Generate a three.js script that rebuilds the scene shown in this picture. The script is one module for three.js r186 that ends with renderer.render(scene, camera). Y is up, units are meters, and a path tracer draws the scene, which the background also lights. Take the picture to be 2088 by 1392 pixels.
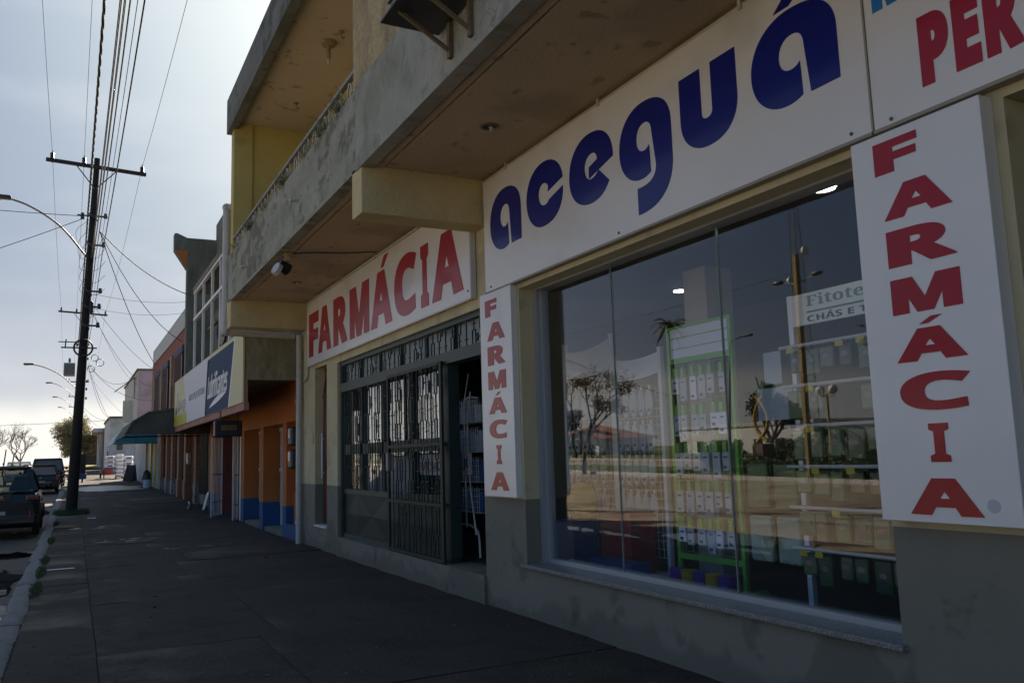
import * as THREE from 'three';
import { mergeGeometries } from 'three/addons/utils/BufferGeometryUtils.js';
import { RoundedBoxGeometry } from 'three/addons/geometries/RoundedBoxGeometry.js';
import { RectAreaLightUniformsLib } from 'three/addons/lights/RectAreaLightUniformsLib.js';
import { FontLoader } from 'three/addons/loaders/FontLoader.js';
import { TextGeometry } from 'three/addons/geometries/TextGeometry.js';

// ---------- camera: standing on the pavement, looking obliquely along the shop fronts ----------
const scene = new THREE.Scene();
const V = (x, y, z) => new THREE.Vector3(x, y, z);
const rad = d => d * Math.PI / 180;
const camera = new THREE.PerspectiveCamera(44.08, 1024 / 682, 0.05, 4000);
{
  const yaw = rad(27.721), pitch = rad(7.505), roll = rad(-1.788);
  const f = V(Math.sin(yaw) * Math.cos(pitch), Math.sin(pitch), -Math.cos(yaw) * Math.cos(pitch));
  const r = V(Math.cos(yaw), 0, Math.sin(yaw)), u = r.clone().cross(f);
  const r2 = r.clone().multiplyScalar(Math.cos(roll)).addScaledVector(u, Math.sin(roll));
  const u2 = r.clone().multiplyScalar(-Math.sin(roll)).addScaledVector(u, Math.cos(roll));
  camera.position.set(0, 1.55, 0);
  camera.quaternion.setFromRotationMatrix(new THREE.Matrix4().makeBasis(r2, u2, f.clone().negate()));
}
const renderer = new THREE.WebGLRenderer({ antialias: true });
renderer.toneMapping = THREE.LinearToneMapping;
renderer.toneMappingExposure = 2.65;
renderer.shadowMap.enabled = true;

// ---------- seeded noise ----------
let seed = 12345;
const rnd = () => { seed = (seed * 1664525 + 1013904223) >>> 0; return seed / 4294967296; };
const rr = (a, b) => a + (b - a) * rnd();
function hash(x, y, s) { let h = (x * 374761393 + y * 668265263 + s * 1442695041) | 0; h = Math.imul(h ^ (h >>> 13), 1274126177); h ^= h >>> 16; return (h >>> 0) / 4294967296; }
function vn(x, y, p, s) {
  const xi = Math.floor(x), yi = Math.floor(y), fx = x - xi, fy = y - yi, m = a => ((a % p) + p) % p;
  const u = fx * fx * (3 - 2 * fx), v = fy * fy * (3 - 2 * fy);
  const a = hash(m(xi), m(yi), s), b = hash(m(xi + 1), m(yi), s), c = hash(m(xi), m(yi + 1), s), d = hash(m(xi + 1), m(yi + 1), s);
  return a + (b - a) * u + (c - a) * v + (a - b - c + d) * u * v;
}
function fbm(u, v, p, o, s) { let t = 0, a = .5, n = 0; for (let i = 0; i < o; i++) { t += a * vn(u * p, v * p, p, s + i); n += a; a *= .55; p *= 2; } return t / n; }
const sst = (a, b, x) => { x = Math.min(1, Math.max(0, (x - a) / (b - a))); return x * x * (3 - 2 * x); };

// ---------- sky (thin bright haze round a sun hidden behind the buildings) and sun ----------
const SUN = V(0.78, 1.0, -1.42).normalize();
{
  const W = 1536, Hh = 768, d = new Float32Array(W * Hh * 4);
  for (let j = 0; j < Hh; j++) for (let i = 0; i < W; i++) {
    const u = (i + .5) / W, v = (j + .5) / Hh, el = (v - .5) * Math.PI, az = (u - .5) * 2 * Math.PI;
    const x = Math.cos(el) * Math.cos(az), y = Math.sin(el), z = Math.cos(el) * Math.sin(az);
    const cs = x * SUN.x + y * SUN.y + z * SUN.z, up = Math.max(0, y);
    const g = sst(-.2, .88, cs), core = Math.exp((cs - 1) * 14), h = Math.exp(-up * 8);
    let r = .030 + .052 * g + .49 * core, gg = .083 + .032 * g + .485 * core, b = .168 + .012 * g + .36 * core;
    const hz = h * (.4 + .55 * g); r += (.40 - r) * hz; gg += (.385 - gg) * hz; b += (.355 - b) * hz;
    const th = 4.2 + 3.6 * (fbm(u + .3, .37, 24, 5, 17) - .4), bank = .92 * (1 - sst(th - .9, th + .7, el * 57.3)) * (.35 + .65 * g);   // low cloud bank
    r += (.41 - r) * bank; gg += (.395 - gg) * bank; b += (.36 - b) * bank;
    const cl = sst(.5, .72, fbm(u, v * 1.9, 14, 6, 7)) * (.08 + .14 * g); r += (.34 - r) * cl; gg += (.35 - gg) * cl; b += (.36 - b) * cl;
    const k = (j * W + i) * 4; d[k] = r; d[k + 1] = gg; d[k + 2] = b; d[k + 3] = 1;
  }
  const t = new THREE.DataTexture(d, W, Hh, THREE.RGBAFormat, THREE.FloatType);
  t.mapping = THREE.EquirectangularReflectionMapping; t.magFilter = t.minFilter = THREE.LinearFilter; t.needsUpdate = true;
  scene.background = t; scene.environment = t;
}
const sun = new THREE.DirectionalLight(new THREE.Color(1, .88, .71), 5);
sun.position.copy(SUN).multiplyScalar(150).add(V(0, 0, -40)); sun.target.position.set(0, 0, -40);
sun.castShadow = true; sun.shadow.radius = 2; sun.shadow.mapSize.set(2048, 2048);
Object.assign(sun.shadow.camera, { left: -120, right: 120, top: 120, bottom: -120, near: 1, far: 400 });
scene.add(sun, sun.target);

// ---------- textures and materials ----------
const l2s = c => { c = Math.min(1, Math.max(0, c)); return c <= .0031308 ? c * 12.92 : 1.055 * Math.pow(c, 1 / 2.4) - .055; };
function tex(W, Hh, fn, colour = true) {
  const d = new Uint8Array(W * Hh * 4);
  for (let j = 0; j < Hh; j++) for (let i = 0; i < W; i++) {
    const c = fn((i + .5) / W, (j + .5) / Hh), k = (j * W + i) * 4;
    for (let n = 0; n < 3; n++) { const x = Array.isArray(c) ? c[n] : c; d[k + n] = Math.round(255 * (colour ? l2s(x) : Math.min(1, Math.max(0, x)))); }
    d[k + 3] = 255;
  }
  const t = new THREE.DataTexture(d, W, Hh); t.wrapS = t.wrapT = THREE.RepeatWrapping; t.magFilter = THREE.LinearFilter; t.minFilter = THREE.LinearMipmapLinearFilter;
  t.generateMipmaps = true; if (colour) t.colorSpace = THREE.SRGBColorSpace; t.needsUpdate = true; return t;
}
const sized = (t, w, h = w, oy = 0) => { const c = t.clone(); c.repeat.set(1 / w, 1 / h); c.offset.set(0, oy); c.needsUpdate = true; return c; };
const T = {};
T.plaster = tex(512, 512, (u, v) => .72 + .3 * fbm(u, v, 4, 6, 1) - .14 * sst(.62, .8, fbm(u, v, 7, 4, 9)));
T.grime = tex(1024, 384, (u, v) => { const y = v * 1.7; let k = .82 + .26 * fbm(u, v * .4, 6, 6, 101); const sp = fbm(u, v * .3, 26, 5, 102), ed = .10 + .34 * Math.max(0, fbm(u, .5, 9, 4, 103) - .42) * 3; k *= 1 - .26 * sst(ed + .04, ed - .05, y + .22 * (sp - .5)); k *= 1 - .3 * sst(.64, .72, fbm(u, v * .35, 13, 5, 104)); return [k, k, k * .98]; });
T.fine = tex(512, 512, (u, v) => .35 + .65 * fbm(u, v, 32, 4, 3), false);
T.stucco = tex(512, 512, (u, v) => { const pit = sst(.78, .86, vn(u * 150, v * 150, 150, 5)); return (.75 + .3 * fbm(u, v, 5, 5, 11)) * (1 - .4 * pit * sst(.3, .6, fbm(u, v, 6, 3, 4))); });
T.rough = tex(512, 512, (u, v) => { const k = .55 + .6 * fbm(u, v, 60, 3, 12), w = sst(.4, .7, fbm(u, v * .5, 5, 5, 14)); return [k * (1 - .35 * w), k * (1 - .38 * w), k * (1 - .4 * w)]; });
T.stuccoB = tex(512, 512, (u, v) => .5 + .4 * vn(u * 80, v * 80, 80, 5) + .2 * fbm(u, v, 40, 3, 8), false);
const weathered = (dirt, sd) => tex(1536, 384, (u, v) => {   // algae, run-off streaks and lost paint on the concrete bands
  let c = [.47, .465, .43]; const mix = (k, d) => { c = c.map((x, i) => x + (d[i] - x) * k); };
  const w = .03 * (vn(u * 40, v * 10, 40, sd) - .5), st = (p, o) => fbm(u + w, v * .1, p, 4, sd + o);
  mix(.55 * sst(.42, .72, fbm(u, v * .5, 9, 5, sd + 2)), [.30, .30, .22]); mix(.45 * sst(.55, .78, st(40, 3)), [.24, .245, .21]); mix(.35 * sst(.58, .76, st(26, 7)), [.60, .60, .58]);
  mix(dirt * sst(.60, .70, fbm(u, v * .35, 34, 5, sd + 4) * .6 + fbm(u, v * .3, 6, 3, sd + 5) * .45), [.07, .073, .055]);
  mix(dirt * .7 * sst(.63, .72, fbm(u, v * .25, 50, 4, sd + 9) * .55 + fbm(u, v * .3, 5, 3, sd + 11) * .5), [.60, .60, .58]);
  const cr = Math.abs(fbm(u + .02 * fbm(u, v, 30, 3, 4), v * .3, 7, 5, sd + 6) - .5); mix(.55 * (1 - sst(.0, .004, cr)), [.10, .10, .09]);
  const g = .88 + .24 * fbm(u, v * .25, 120, 3, sd + 8); return c.map(x => x * g);
});
T.weather = weathered(.28, 120); T.weatherOld = weathered(.55, 160);
T.soffit = tex(1024, 1024, (u, v) => { let k = .74 + .3 * fbm(u, v, 4, 6, 31); k *= 1 - .2 * sst(.57, .8, fbm(u, v, 5, 5, 32)); k *= 1 - .35 * sst(.68, .78, fbm(u, v, 26, 4, 33)); return [k, k * .97, k * .93]; });
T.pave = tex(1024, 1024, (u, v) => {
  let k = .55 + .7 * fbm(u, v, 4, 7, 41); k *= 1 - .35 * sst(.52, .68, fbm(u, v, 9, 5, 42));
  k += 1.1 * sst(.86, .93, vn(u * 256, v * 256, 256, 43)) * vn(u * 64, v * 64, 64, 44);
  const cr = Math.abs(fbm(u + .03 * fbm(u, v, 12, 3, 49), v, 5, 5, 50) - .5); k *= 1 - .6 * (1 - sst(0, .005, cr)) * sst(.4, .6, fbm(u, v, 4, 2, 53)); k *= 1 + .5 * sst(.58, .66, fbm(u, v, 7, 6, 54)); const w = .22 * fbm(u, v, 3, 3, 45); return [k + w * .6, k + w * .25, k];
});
T.paveB = tex(1024, 1024, (u, v) => .5 * fbm(u, v, 128, 3, 46) + .5 * fbm(u, v, 12, 5, 47), false);
T.paveR = tex(1024, 1024, (u, v) => { const w = sst(.5, .72, fbm(u, v, 5, 6, 48)); return [1, .97 - .3 * w, 1]; }, false);
T.granite = tex(512, 512, (u, v) => { const n = vn(u * 120, v * 120, 120, 51), m = vn(u * 70, v * 70, 70, 52); return n > .75 ? .12 : m > .7 ? .9 : .45 + .25 * n; });
T.road = tex(1024, 1024, (u, v) => { let k = .2 + 1.2 * fbm(u, v, 6, 7, 61); k *= .75 + .5 * vn(u * 90, v * 90, 90, 64); const w = sst(.45, .6, fbm(u, v, 5, 4, 62)); return [k * (1 + .15 * w), k, k * (1 - .12 * w)]; });
T.grass = tex(512, 512, (u, v) => { const k = .4 + .9 * fbm(u, v, 24, 5, 71), w = fbm(u, v, 4, 4, 72); return [k * (.75 + .6 * w), k, k * .55]; });
T.brick = tex(512, 512, (u, v) => { const r = Math.floor(v * 16), x = u * 6 + (r % 2) * .5, fx = x % 1, fy = (v * 16) % 1; const m = fx < .05 || fy < .12; const k = .75 + .4 * hash(Math.floor(x) % 6, r, 3) + .2 * fbm(u, v, 20, 3, 4); return m ? [.55, .5, .45] : [k * .8, k * .62, k * .5]; });
T.stone = tex(512, 512, (u, v) => { let best = 9, second = 9, id = 0; const X = u * 7, Y = v * 7; for (let a = -1; a < 2; a++) for (let b = -1; b < 2; b++) { const cx = Math.floor(X) + a, cy = Math.floor(Y) + b, mx = (cx + 7) % 7, my = (cy + 7) % 7; const dd = Math.hypot(cx + hash(mx, my, 1) - X, cy + hash(mx, my, 2) - Y); if (dd < best) { second = best; best = dd; id = hash(mx, my, 3); } else if (dd < second) second = dd; } return second - best < .1 ? .7 : .15 + .4 * id; });
T.bark = tex(256, 512, (u, v) => .5 + .6 * fbm(u, v * .25, 32, 4, 81));
T.corr = tex(256, 16, (u) => .55 + .4 * Math.abs(Math.sin(u * Math.PI * 8)));
T.dirtGlass = tex(512, 512, (u, v) => { const s = sst(.5, .8, fbm(u, v * .08, 60, 4, 91)); return [1, .015 + .2 * s * sst(.3, .7, fbm(u, v, 5, 3, 92)), 1]; }, false);

const C = (r, g, b) => new THREE.Color().setRGB(r, g, b);
function M(c, rough = .8, o = {}) { return new THREE.MeshStandardMaterial({ color: Array.isArray(c) ? C(...c) : C(c, c, c), roughness: rough, ...o }); }
function P(c, rough = .5, o = {}) { return new THREE.MeshPhysicalMaterial({ color: Array.isArray(c) ? C(...c) : C(c, c, c), roughness: rough, ...o }); }
const B = (t, s, k) => ({ bumpMap: sized(t, s), bumpScale: k });
const mt = {
  cream: M([.62, .51, .28], .85, { map: sized(T.stucco, 1.1), ...B(T.stuccoB, 1.1, .004) }),
  creamSmooth: M([.62, .54, .34], .8, { map: sized(T.plaster, 2.1), ...B(T.fine, .6, .0015) }),
  yellow: M([.58, .48, .18], .8, { map: sized(T.plaster, 3.1), ...B(T.fine, .7, .002) }),
  column: M([.46, .37, .21], .95, { map: sized(T.rough, 1.7), ...B(T.stuccoB, .8, .012) }),
  grey: M([.20, .186, .15], .8, { map: sized(T.grime, 5.3, 1.7), ...B(T.fine, .8, .0018) }),
  weather: M([.62, .62, .60], .9, { map: sized(T.weather, 7, 1.75), ...B(T.fine, .5, .004) }),
  weatherOld: M([.60, .60, .54], .9, { map: sized(T.weatherOld, 6, 1.5), ...B(T.fine, .5, .004) }),
  weatherDark: M([.30, .31, .32], .9, { map: sized(T.weatherOld, 8, 2.6, .3), ...B(T.fine, .5, .004) }),
  soffit: M([.50, .41, .29], .9, { map: sized(T.soffit, 4.3), ...B(T.stuccoB, 1.6, .006) }),
  soffitUp: M([.56, .48, .38], .9, { map: sized(T.soffit, 5.3), ...B(T.fine, .8, .003) }),
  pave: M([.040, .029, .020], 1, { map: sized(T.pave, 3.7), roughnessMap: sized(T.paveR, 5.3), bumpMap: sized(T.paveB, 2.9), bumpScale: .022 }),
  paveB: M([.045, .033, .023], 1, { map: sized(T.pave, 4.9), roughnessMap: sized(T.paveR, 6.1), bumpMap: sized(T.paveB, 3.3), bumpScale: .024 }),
  joint: M(.02, 1),
  kerb: M([.20, .195, .185], .85, { map: sized(T.plaster, .9), bumpMap: sized(T.paveB, 1.1), bumpScale: .014 }),
  road: M([.34, .285, .21], .9, { map: sized(T.road, 5.7), bumpMap: sized(T.paveB, 3.1), bumpScale: .02 }),
  grass: M([.12, .15, .04], 1, { map: sized(T.grass, 3.3), bumpMap: sized(T.paveB, 1.7), bumpScale: .05 }),
  granite: M([.34, .33, .32], .35, { map: sized(T.granite, .5) }),
  sign: P([.84, .82, .82], .3, { clearcoat: .25, clearcoatRoughness: .1, map: sized(T.plaster, 9) }),
  signSide: M([.55, .56, .6], .45),
  red: P([.36, .009, .022], .35, { clearcoat: .25, clearcoatRoughness: .1, specularIntensity: .5 }),
  blue: P([.003, .010, .19], .35, { clearcoat: .25, clearcoatRoughness: .1, specularIntensity: .5 }),
  sky: P([.02, .18, .5], .3, {}),
  green: P([.008, .022, .018], .6, { map: sized(T.plaster, 1.7) }),
  greenFrame: P([.022, .048, .046], .5, { map: sized(T.plaster, 1.3) }),
  glass: P([1, 1, 1], .015, { transmission: 1, thickness: 0, ior: 1.5, roughnessMap: sized(T.dirtGlass, 3.4) }),
  glassIn: P([.9, .93, .96], .02, { transmission: 1, thickness: 0, ior: 1.8 }),
  ribbed: P([.40, .46, .48], .3, { transmission: .25, thickness: 0, ior: 1.5, bumpMap: sized(T.corr, .22), bumpScale: .01 }),
  carGlass: P([.55, .6, .58], .02, { transmission: 1, thickness: 0, ior: 1.5 }),
  alu: M([.34, .36, .39], .45, { metalness: .35 }),
  white: M([.72, .72, .72], .5), whiteMetal: P([.68, .68, .68], .35), pvc: P([.55, .53, .50], .4, { map: sized(T.plaster, 1.1) }),
  black: M(.012, .5), rubber: M(.018, .85), darkMetal: M([.05, .05, .055], .5, { metalness: .4 }), steel: M([.18, .185, .19], .5, { metalness: .5 }),
  redDoor: P([.11, .018, .014], .4, { map: sized(T.plaster, 1.4) }),
  orange: M([.52, .17, .04], .85, { map: sized(T.plaster, 2.3), ...B(T.fine, .9, .002) }), blueP: M([.02, .085, .24], .8, { map: sized(T.plaster, 1.3) }),
  interior: M([.09, .085, .08], .9, { map: sized(T.plaster, 3) }), floor: M([.09, .085, .08], .45), ceil: M([.08, .08, .085], .9), interiorBrown: M([.20, .13, .10], .8),
  pole: M([.022, .020, .019], .95, { map: sized(T.bark, .8, 3), ...B(T.fine, .6, .006) }), timber: M([.035, .03, .028], .9, { map: sized(T.bark, .5, 2) }), wire: M(.015, .6), insul: P([.045, .03, .025], .25),
  greyPlaster: M([.36, .36, .33], .9, { map: sized(T.weather, 9, 6), ...B(T.fine, .8, .003) }), stainBeige: M([.62, .56, .40], .9, { map: sized(T.weather, 4, 3.2, .2) }),
  redWall: M([.26, .075, .06], .85, { map: sized(T.plaster, 2.7) }), salmon: M([.42, .22, .17], .8, { map: sized(T.plaster, 1.7) }), brick: M([.40, .27, .2], .9, { map: sized(T.brick, 1.2) }), stone: M([.6, .57, .52], .9, { map: sized(T.stone, .9), bumpMap: sized(T.stone, .9), bumpScale: .01 }),
  corr: M([.36, .37, .38], .5, { map: sized(T.corr, 1.4), metalness: .3 }), canvas: M([.10, .098, .09], .9, { map: sized(T.plaster, 1.7) }), teal: P([.02, .26, .34], .6, { transmission: .35, thickness: 0 }),
  pinkWhite: M([.62, .59, .57], .9, { map: sized(T.plaster, 3.1) }), tile: M([.30, .10, .05], .9, { map: sized(T.corr, .9) }), darkGrey: M([.07, .07, .075], .8),
};

// ---------- building helpers ----------
const idx = g => (g.index ? g.toNonIndexed() : g);
function bx(x0, x1, y0, y1, z0, z1) { const g = new THREE.BoxGeometry(Math.abs(x1 - x0), Math.abs(y1 - y0), Math.abs(z1 - z0)); g.translate((x0 + x1) / 2, (y0 + y1) / 2, (z0 + z1) / 2); return g; }
function rb(x0, x1, y0, y1, z0, z1, r = .01, s = 2) { const g = new RoundedBoxGeometry(Math.abs(x1 - x0), Math.abs(y1 - y0), Math.abs(z1 - z0), s, r); g.translate((x0 + x1) / 2, (y0 + y1) / 2, (z0 + z1) / 2); return g; }
function cy(a, b, r0, r1 = r0, n = 8) {
  const A = V(...a), D = V(...b).sub(A), L = D.length(), g = new THREE.CylinderGeometry(r1, r0, L, n, 1); g.translate(0, L / 2, 0);
  g.applyQuaternion(new THREE.Quaternion().setFromUnitVectors(V(0, 1, 0), D.normalize())); g.translate(A.x, A.y, A.z); return g;
}
function bar(a, b, w, h = w) { const A = V(...a), D = V(...b).sub(A), L = D.length(), g = new THREE.BoxGeometry(w, L, h); g.translate(0, L / 2, 0); g.applyQuaternion(new THREE.Quaternion().setFromUnitVectors(V(0, 1, 0), D.normalize())); g.translate(A.x, A.y, A.z); return g; }
const tube = (pts, r, seg = 24, n = 6) => new THREE.TubeGeometry(new THREE.CatmullRomCurve3(pts.map(p => V(...p))), seg, r, n);
function prism(pts, z0, z1) { const s = new THREE.Shape(pts.map(p => new THREE.Vector2(p[0], p[1]))); const g = new THREE.ExtrudeGeometry(s, { depth: z1 - z0, bevelEnabled: false }); g.translate(0, 0, z0); return g; }   // XY outline, extruded along z
function uvBox(g) {
  const p = g.attributes.position, n = g.attributes.normal, uv = new Float32Array(p.count * 2);
  for (let i = 0; i < p.count; i++) { const a = Math.abs(n.getX(i)), b = Math.abs(n.getY(i)), c = Math.abs(n.getZ(i)); const x = p.getX(i), y = p.getY(i), z = p.getZ(i); const t = a >= b && a >= c ? [z, y] : b >= c ? [x, z] : [x, y]; uv[2 * i] = t[0]; uv[2 * i + 1] = t[1]; }
  g.setAttribute('uv', new THREE.BufferAttribute(uv, 2)); return g;
}
function merged(gs) {
  gs = (Array.isArray(gs) ? gs : [gs]).map(g => { const k = idx(g); for (const a of Object.keys(k.attributes)) if (!['position', 'normal', 'uv'].includes(a)) k.deleteAttribute(a); if (!k.attributes.normal) k.computeVertexNormals(); return uvBox(k); });
  return gs.length === 1 ? gs[0] : mergeGeometries(gs);
}
const used = new Map(), origin = new WeakMap();
function numbered(n) { const k = used.get(n) || 0; used.set(n, k + 1); return k ? `${n}_${String(k).padStart(3, '0')}` : n; }
function mesh(name, gs, mat, parent) {
  const g = merged(gs), o = origin.get(parent); if (o) g.translate(-o.x, -o.y, -o.z);
  const m = new THREE.Mesh(g, mat); m.name = name; m.castShadow = m.receiveShadow = true; parent.add(m); if (o) origin.set(m, o); return m;
}
function thing(name, label, category, [x, y, z] = [0, 0, 0], group) { const o = new THREE.Group(); o.name = numbered(name); o.position.set(x, y, z); origin.set(o, o.position.clone()); o.userData = { label, category }; if (group) o.userData.group = group; scene.add(o); return o; }
function solo(name, label, category, gs, mat, group) { const m = mesh(numbered(name), gs, mat, scene); m.userData = { label, category }; if (group) m.userData.group = group; return m; }
function struct(name, gs, mat) { const m = mesh(numbered(name), gs, mat, scene); m.userData.kind = 'structure'; return m; }
const FONT = await new FontLoader().loadAsync('fonts/droid/droid_sans_bold.typeface.json');
const FONTR = await new FontLoader().loadAsync('fonts/droid/droid_sans_regular.typeface.json');
const FONTS = await new FontLoader().loadAsync('fonts/droid/droid_serif_bold.typeface.json');
// a glyph or a word fitted to a box on a wall that faces the street (-x); z runs with the reading direction
function glyph(txt, z0, z1, y0, y1, x, font = FONT, depth = .004, bold = .05, fit = null) {
  const g = new TextGeometry(txt, { font, size: 1, depth: 1, curveSegments: 6, bevelEnabled: bold > 0, bevelThickness: .01, bevelSize: bold, bevelSegments: 1 }); g.computeBoundingBox(); const b = g.boundingBox, base = fit ? fit[0] : b.min.y, top = fit ? fit[1] : b.max.y;
  g.translate(-b.min.x, -base, 0); g.scale((z1 - z0) / (b.max.x - b.min.x), (y1 - y0) / (top - base), depth); g.rotateY(-Math.PI / 2); g.translate(x, y0, z0); return g;
}
// a flat outline (z, y) standing on a street-facing wall
function plate(shape, x, depth = .004) { const g = new THREE.ExtrudeGeometry(shape, { depth, bevelEnabled: false, curveSegments: 14 }); g.rotateY(-Math.PI / 2); g.translate(x, 0, 0); return g; }

const G = z => { const d = Math.max(0, -z - 18); return .0145 * d * d / (d + 6); };   // the street climbs gently away from the camera

// ================= GROUND, ROAD, PAVEMENT =================
const gy = z => Math.min(G(z), 2.0);
function sheet(x0, x1, z0, z1, nx, nz, y, warp = 0) {   // x0/x1 may be functions of z
  const g = new THREE.PlaneGeometry(1, 1, nx, nz), p = g.attributes.position; g.rotateX(-Math.PI / 2);
  for (let i = 0; i < p.count; i++) { const z = z0 + (z1 - z0) * (p.getZ(i) + .5), a = typeof x0 === 'function' ? x0(z) : x0, b = typeof x1 === 'function' ? x1(z) : x1, x = a + (b - a) * (p.getX(i) + .5); p.setXYZ(i, x, gy(z) + y + warp * (fbm(x * .11 + 50, z * .11 + 50, 64, 4, 5) - .5), z); }
  g.computeVertexNormals(); return g;
}
const kx = z => -.42 - .0055 * z;                       // inner edge of the kerb
struct('ground', sheet(-1500, 1500, -1500, 500, 40, 200, -.42), mt.grass);
struct('road', sheet(-19.2, z => kx(z) - .12, -420, 60, 24, 240, -.14, .05), mt.road);
struct('gutter_lane', sheet(-3.3, z => kx(z) - .12, -90, 20, 8, 120, -.132, .05), M([.085, .07, .055], .8, { map: sized(T.road, 4.1), bumpMap: sized(T.paveB, 1.9), bumpScale: .03 }));
struct('pavement_bed', sheet(z => kx(z) - .02, 4.6, -150, 8, 4, 160, -.018), mt.joint);
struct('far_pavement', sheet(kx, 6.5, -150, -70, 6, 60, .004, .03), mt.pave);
const pavement = new THREE.Group(); pavement.name = 'pavement'; pavement.userData.kind = 'structure'; scene.add(pavement);
function slab(x0, x1, z0, z1, mat, dy) {
  const nz = Math.max(2, Math.round((z1 - z0) / .25)), nx = Math.max(2, Math.round(1.2 * 4)), g = new THREE.BoxGeometry(1, .07, 1, nx, 1, nz), p = g.attributes.position;
  for (let i = 0; i < p.count; i++) {
    const z = z0 + (z1 - z0) * (p.getZ(i) + .5), t = p.getX(i) + .5, a = x0(z), b = x1(z); let x = a + (b - a) * t; const e = t < .01 || t > .99 ? .014 * (vn(z * 3.1, x, 999, 3) - .5) : 0; x += e;
    p.setXYZ(i, x, gy(z) + p.getY(i) - .035 + dy + .016 * (fbm(x * .3 + 9, z * .3 + 99, 64, 4, 6) - .5), z);
  }
  g.computeVertexNormals(); mesh('paving_slab', g, mat, pavement);
}
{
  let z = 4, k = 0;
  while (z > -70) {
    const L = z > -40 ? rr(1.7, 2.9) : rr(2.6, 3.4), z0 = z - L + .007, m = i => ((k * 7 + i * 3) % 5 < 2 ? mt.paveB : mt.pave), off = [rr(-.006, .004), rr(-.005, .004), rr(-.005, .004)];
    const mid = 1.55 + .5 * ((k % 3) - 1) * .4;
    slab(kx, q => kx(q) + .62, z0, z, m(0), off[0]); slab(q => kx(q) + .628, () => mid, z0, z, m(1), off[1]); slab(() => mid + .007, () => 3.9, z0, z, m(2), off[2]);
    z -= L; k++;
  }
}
const kerb = new THREE.Group(); kerb.name = 'kerb'; kerb.userData.kind = 'structure'; scene.add(kerb);
for (let z = 3; z > -66;) {
  const L = rr(.55, 1.15), g = new THREE.BoxGeometry(.22, .2, L - .018, 5, 4, 10), p = g.attributes.position, dx = rr(-.018, .018), dyk = rr(-.008, .012), s = rnd() * 90;
  for (let i = 0; i < p.count; i++) { const x = p.getX(i), y = p.getY(i), w = p.getZ(i); const top = y > .08 ? 1 : 0, n = fbm(x * 2 + s, w * 2 + s, 64, 3, 8) - .5, n2 = fbm(w * 2.3 + s, y + 5, 64, 3, 9) - .5; p.setXYZ(i, x * (1 - .07 * top) + .05 * n2, y + .03 * n * top - .02 * top * (Math.abs(x) > .1 || Math.abs(w) > L / 2 - .03 ? 1 : 0), w); }
  g.rotateY(rr(-.012, .012)); const zc = z - L / 2; g.translate(kx(zc) - .11 + dx, gy(zc) - .085 + dyk, zc); g.computeVertexNormals(); mesh('kerb_stone', g, mt.kerb, kerb); z -= L;
}
// puddles, damp places and a wet strip with painted sheen
mt.water = P([.012, .011, .010], .02, { ior: 1.33, clearcoat: .3, clearcoatRoughness: .02 });
mt.damp = P([.03, .027, .023], .46, { bumpMap: sized(T.paveB, 1.3), bumpScale: .006 });
function blot(cx, cz, rx, rz, y, mat, s, parent, name, wob = .55) {
  const n = 56, pts = []; for (let i = 0; i < n; i++) { const a = i / n * 2 * Math.PI, k = 1 + wob * (fbm(.5 + .5 * Math.cos(a) * .5 + s, .5 + .25 * Math.sin(a), 8, 4, 40) - .5) * 2; pts.push(new THREE.Vector2(Math.cos(a) * rx * k, Math.sin(a) * rz * k)); }
  const g = new THREE.ShapeGeometry(new THREE.Shape(pts)); g.rotateX(-Math.PI / 2); g.translate(cx, 0, cz); const p = g.attributes.position; for (let i = 0; i < p.count; i++) p.setY(i, gy(p.getZ(i)) + y); g.computeVertexNormals(); struct(name, g, mat);
}
blot(-1.05, -10.6, .5, 1.1, -.118, mt.water, 1.3, null, 'puddle'); blot(-1.15, -15.4, .55, 1.9, -.118, mt.water, 2.1, null, 'puddle'); blot(-.95, -19.2, .35, .7, -.118, mt.water, 3.7, null, 'puddle'); blot(-.75, -33, .2, 1.4, -.116, mt.water, 5.7, null, 'puddle');
blot(-2.4, -12, .8, 1.6, -.118, mt.water, 8.2, null, 'puddle');
for (const [x, z, rx, rz, n] of [[1.2, -19.3, .6, .5, 12], [2.15, -16.9, .6, .3, 9], [.7, -23.5, .7, .6, 12], [2.6, -20.5, .3, .3, 5]]) for (let i = 0; i < n; i++) { const q = rnd() * 6.28, k = Math.sqrt(rnd()); blot(x + rx * k * Math.cos(q), z + rz * k * Math.sin(q), rr(.03, .15), rr(.03, .12), .008 + i * .0003, mt.damp, 4 + i * 1.7, null, 'damp_patch', .45); }
mt.wetSheenPaint = P([.22, .22, .215], .4, { bumpMap: sized(T.paveB, 2.3), bumpScale: .006 }); blot(1.65, -49, 1.85, 3.6, .022, mt.wetSheenPaint, 5.1, null, 'painted_wet_sheen', .6);  // wet strip far along the pavement; its bright sheen is painted as pale colour
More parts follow.
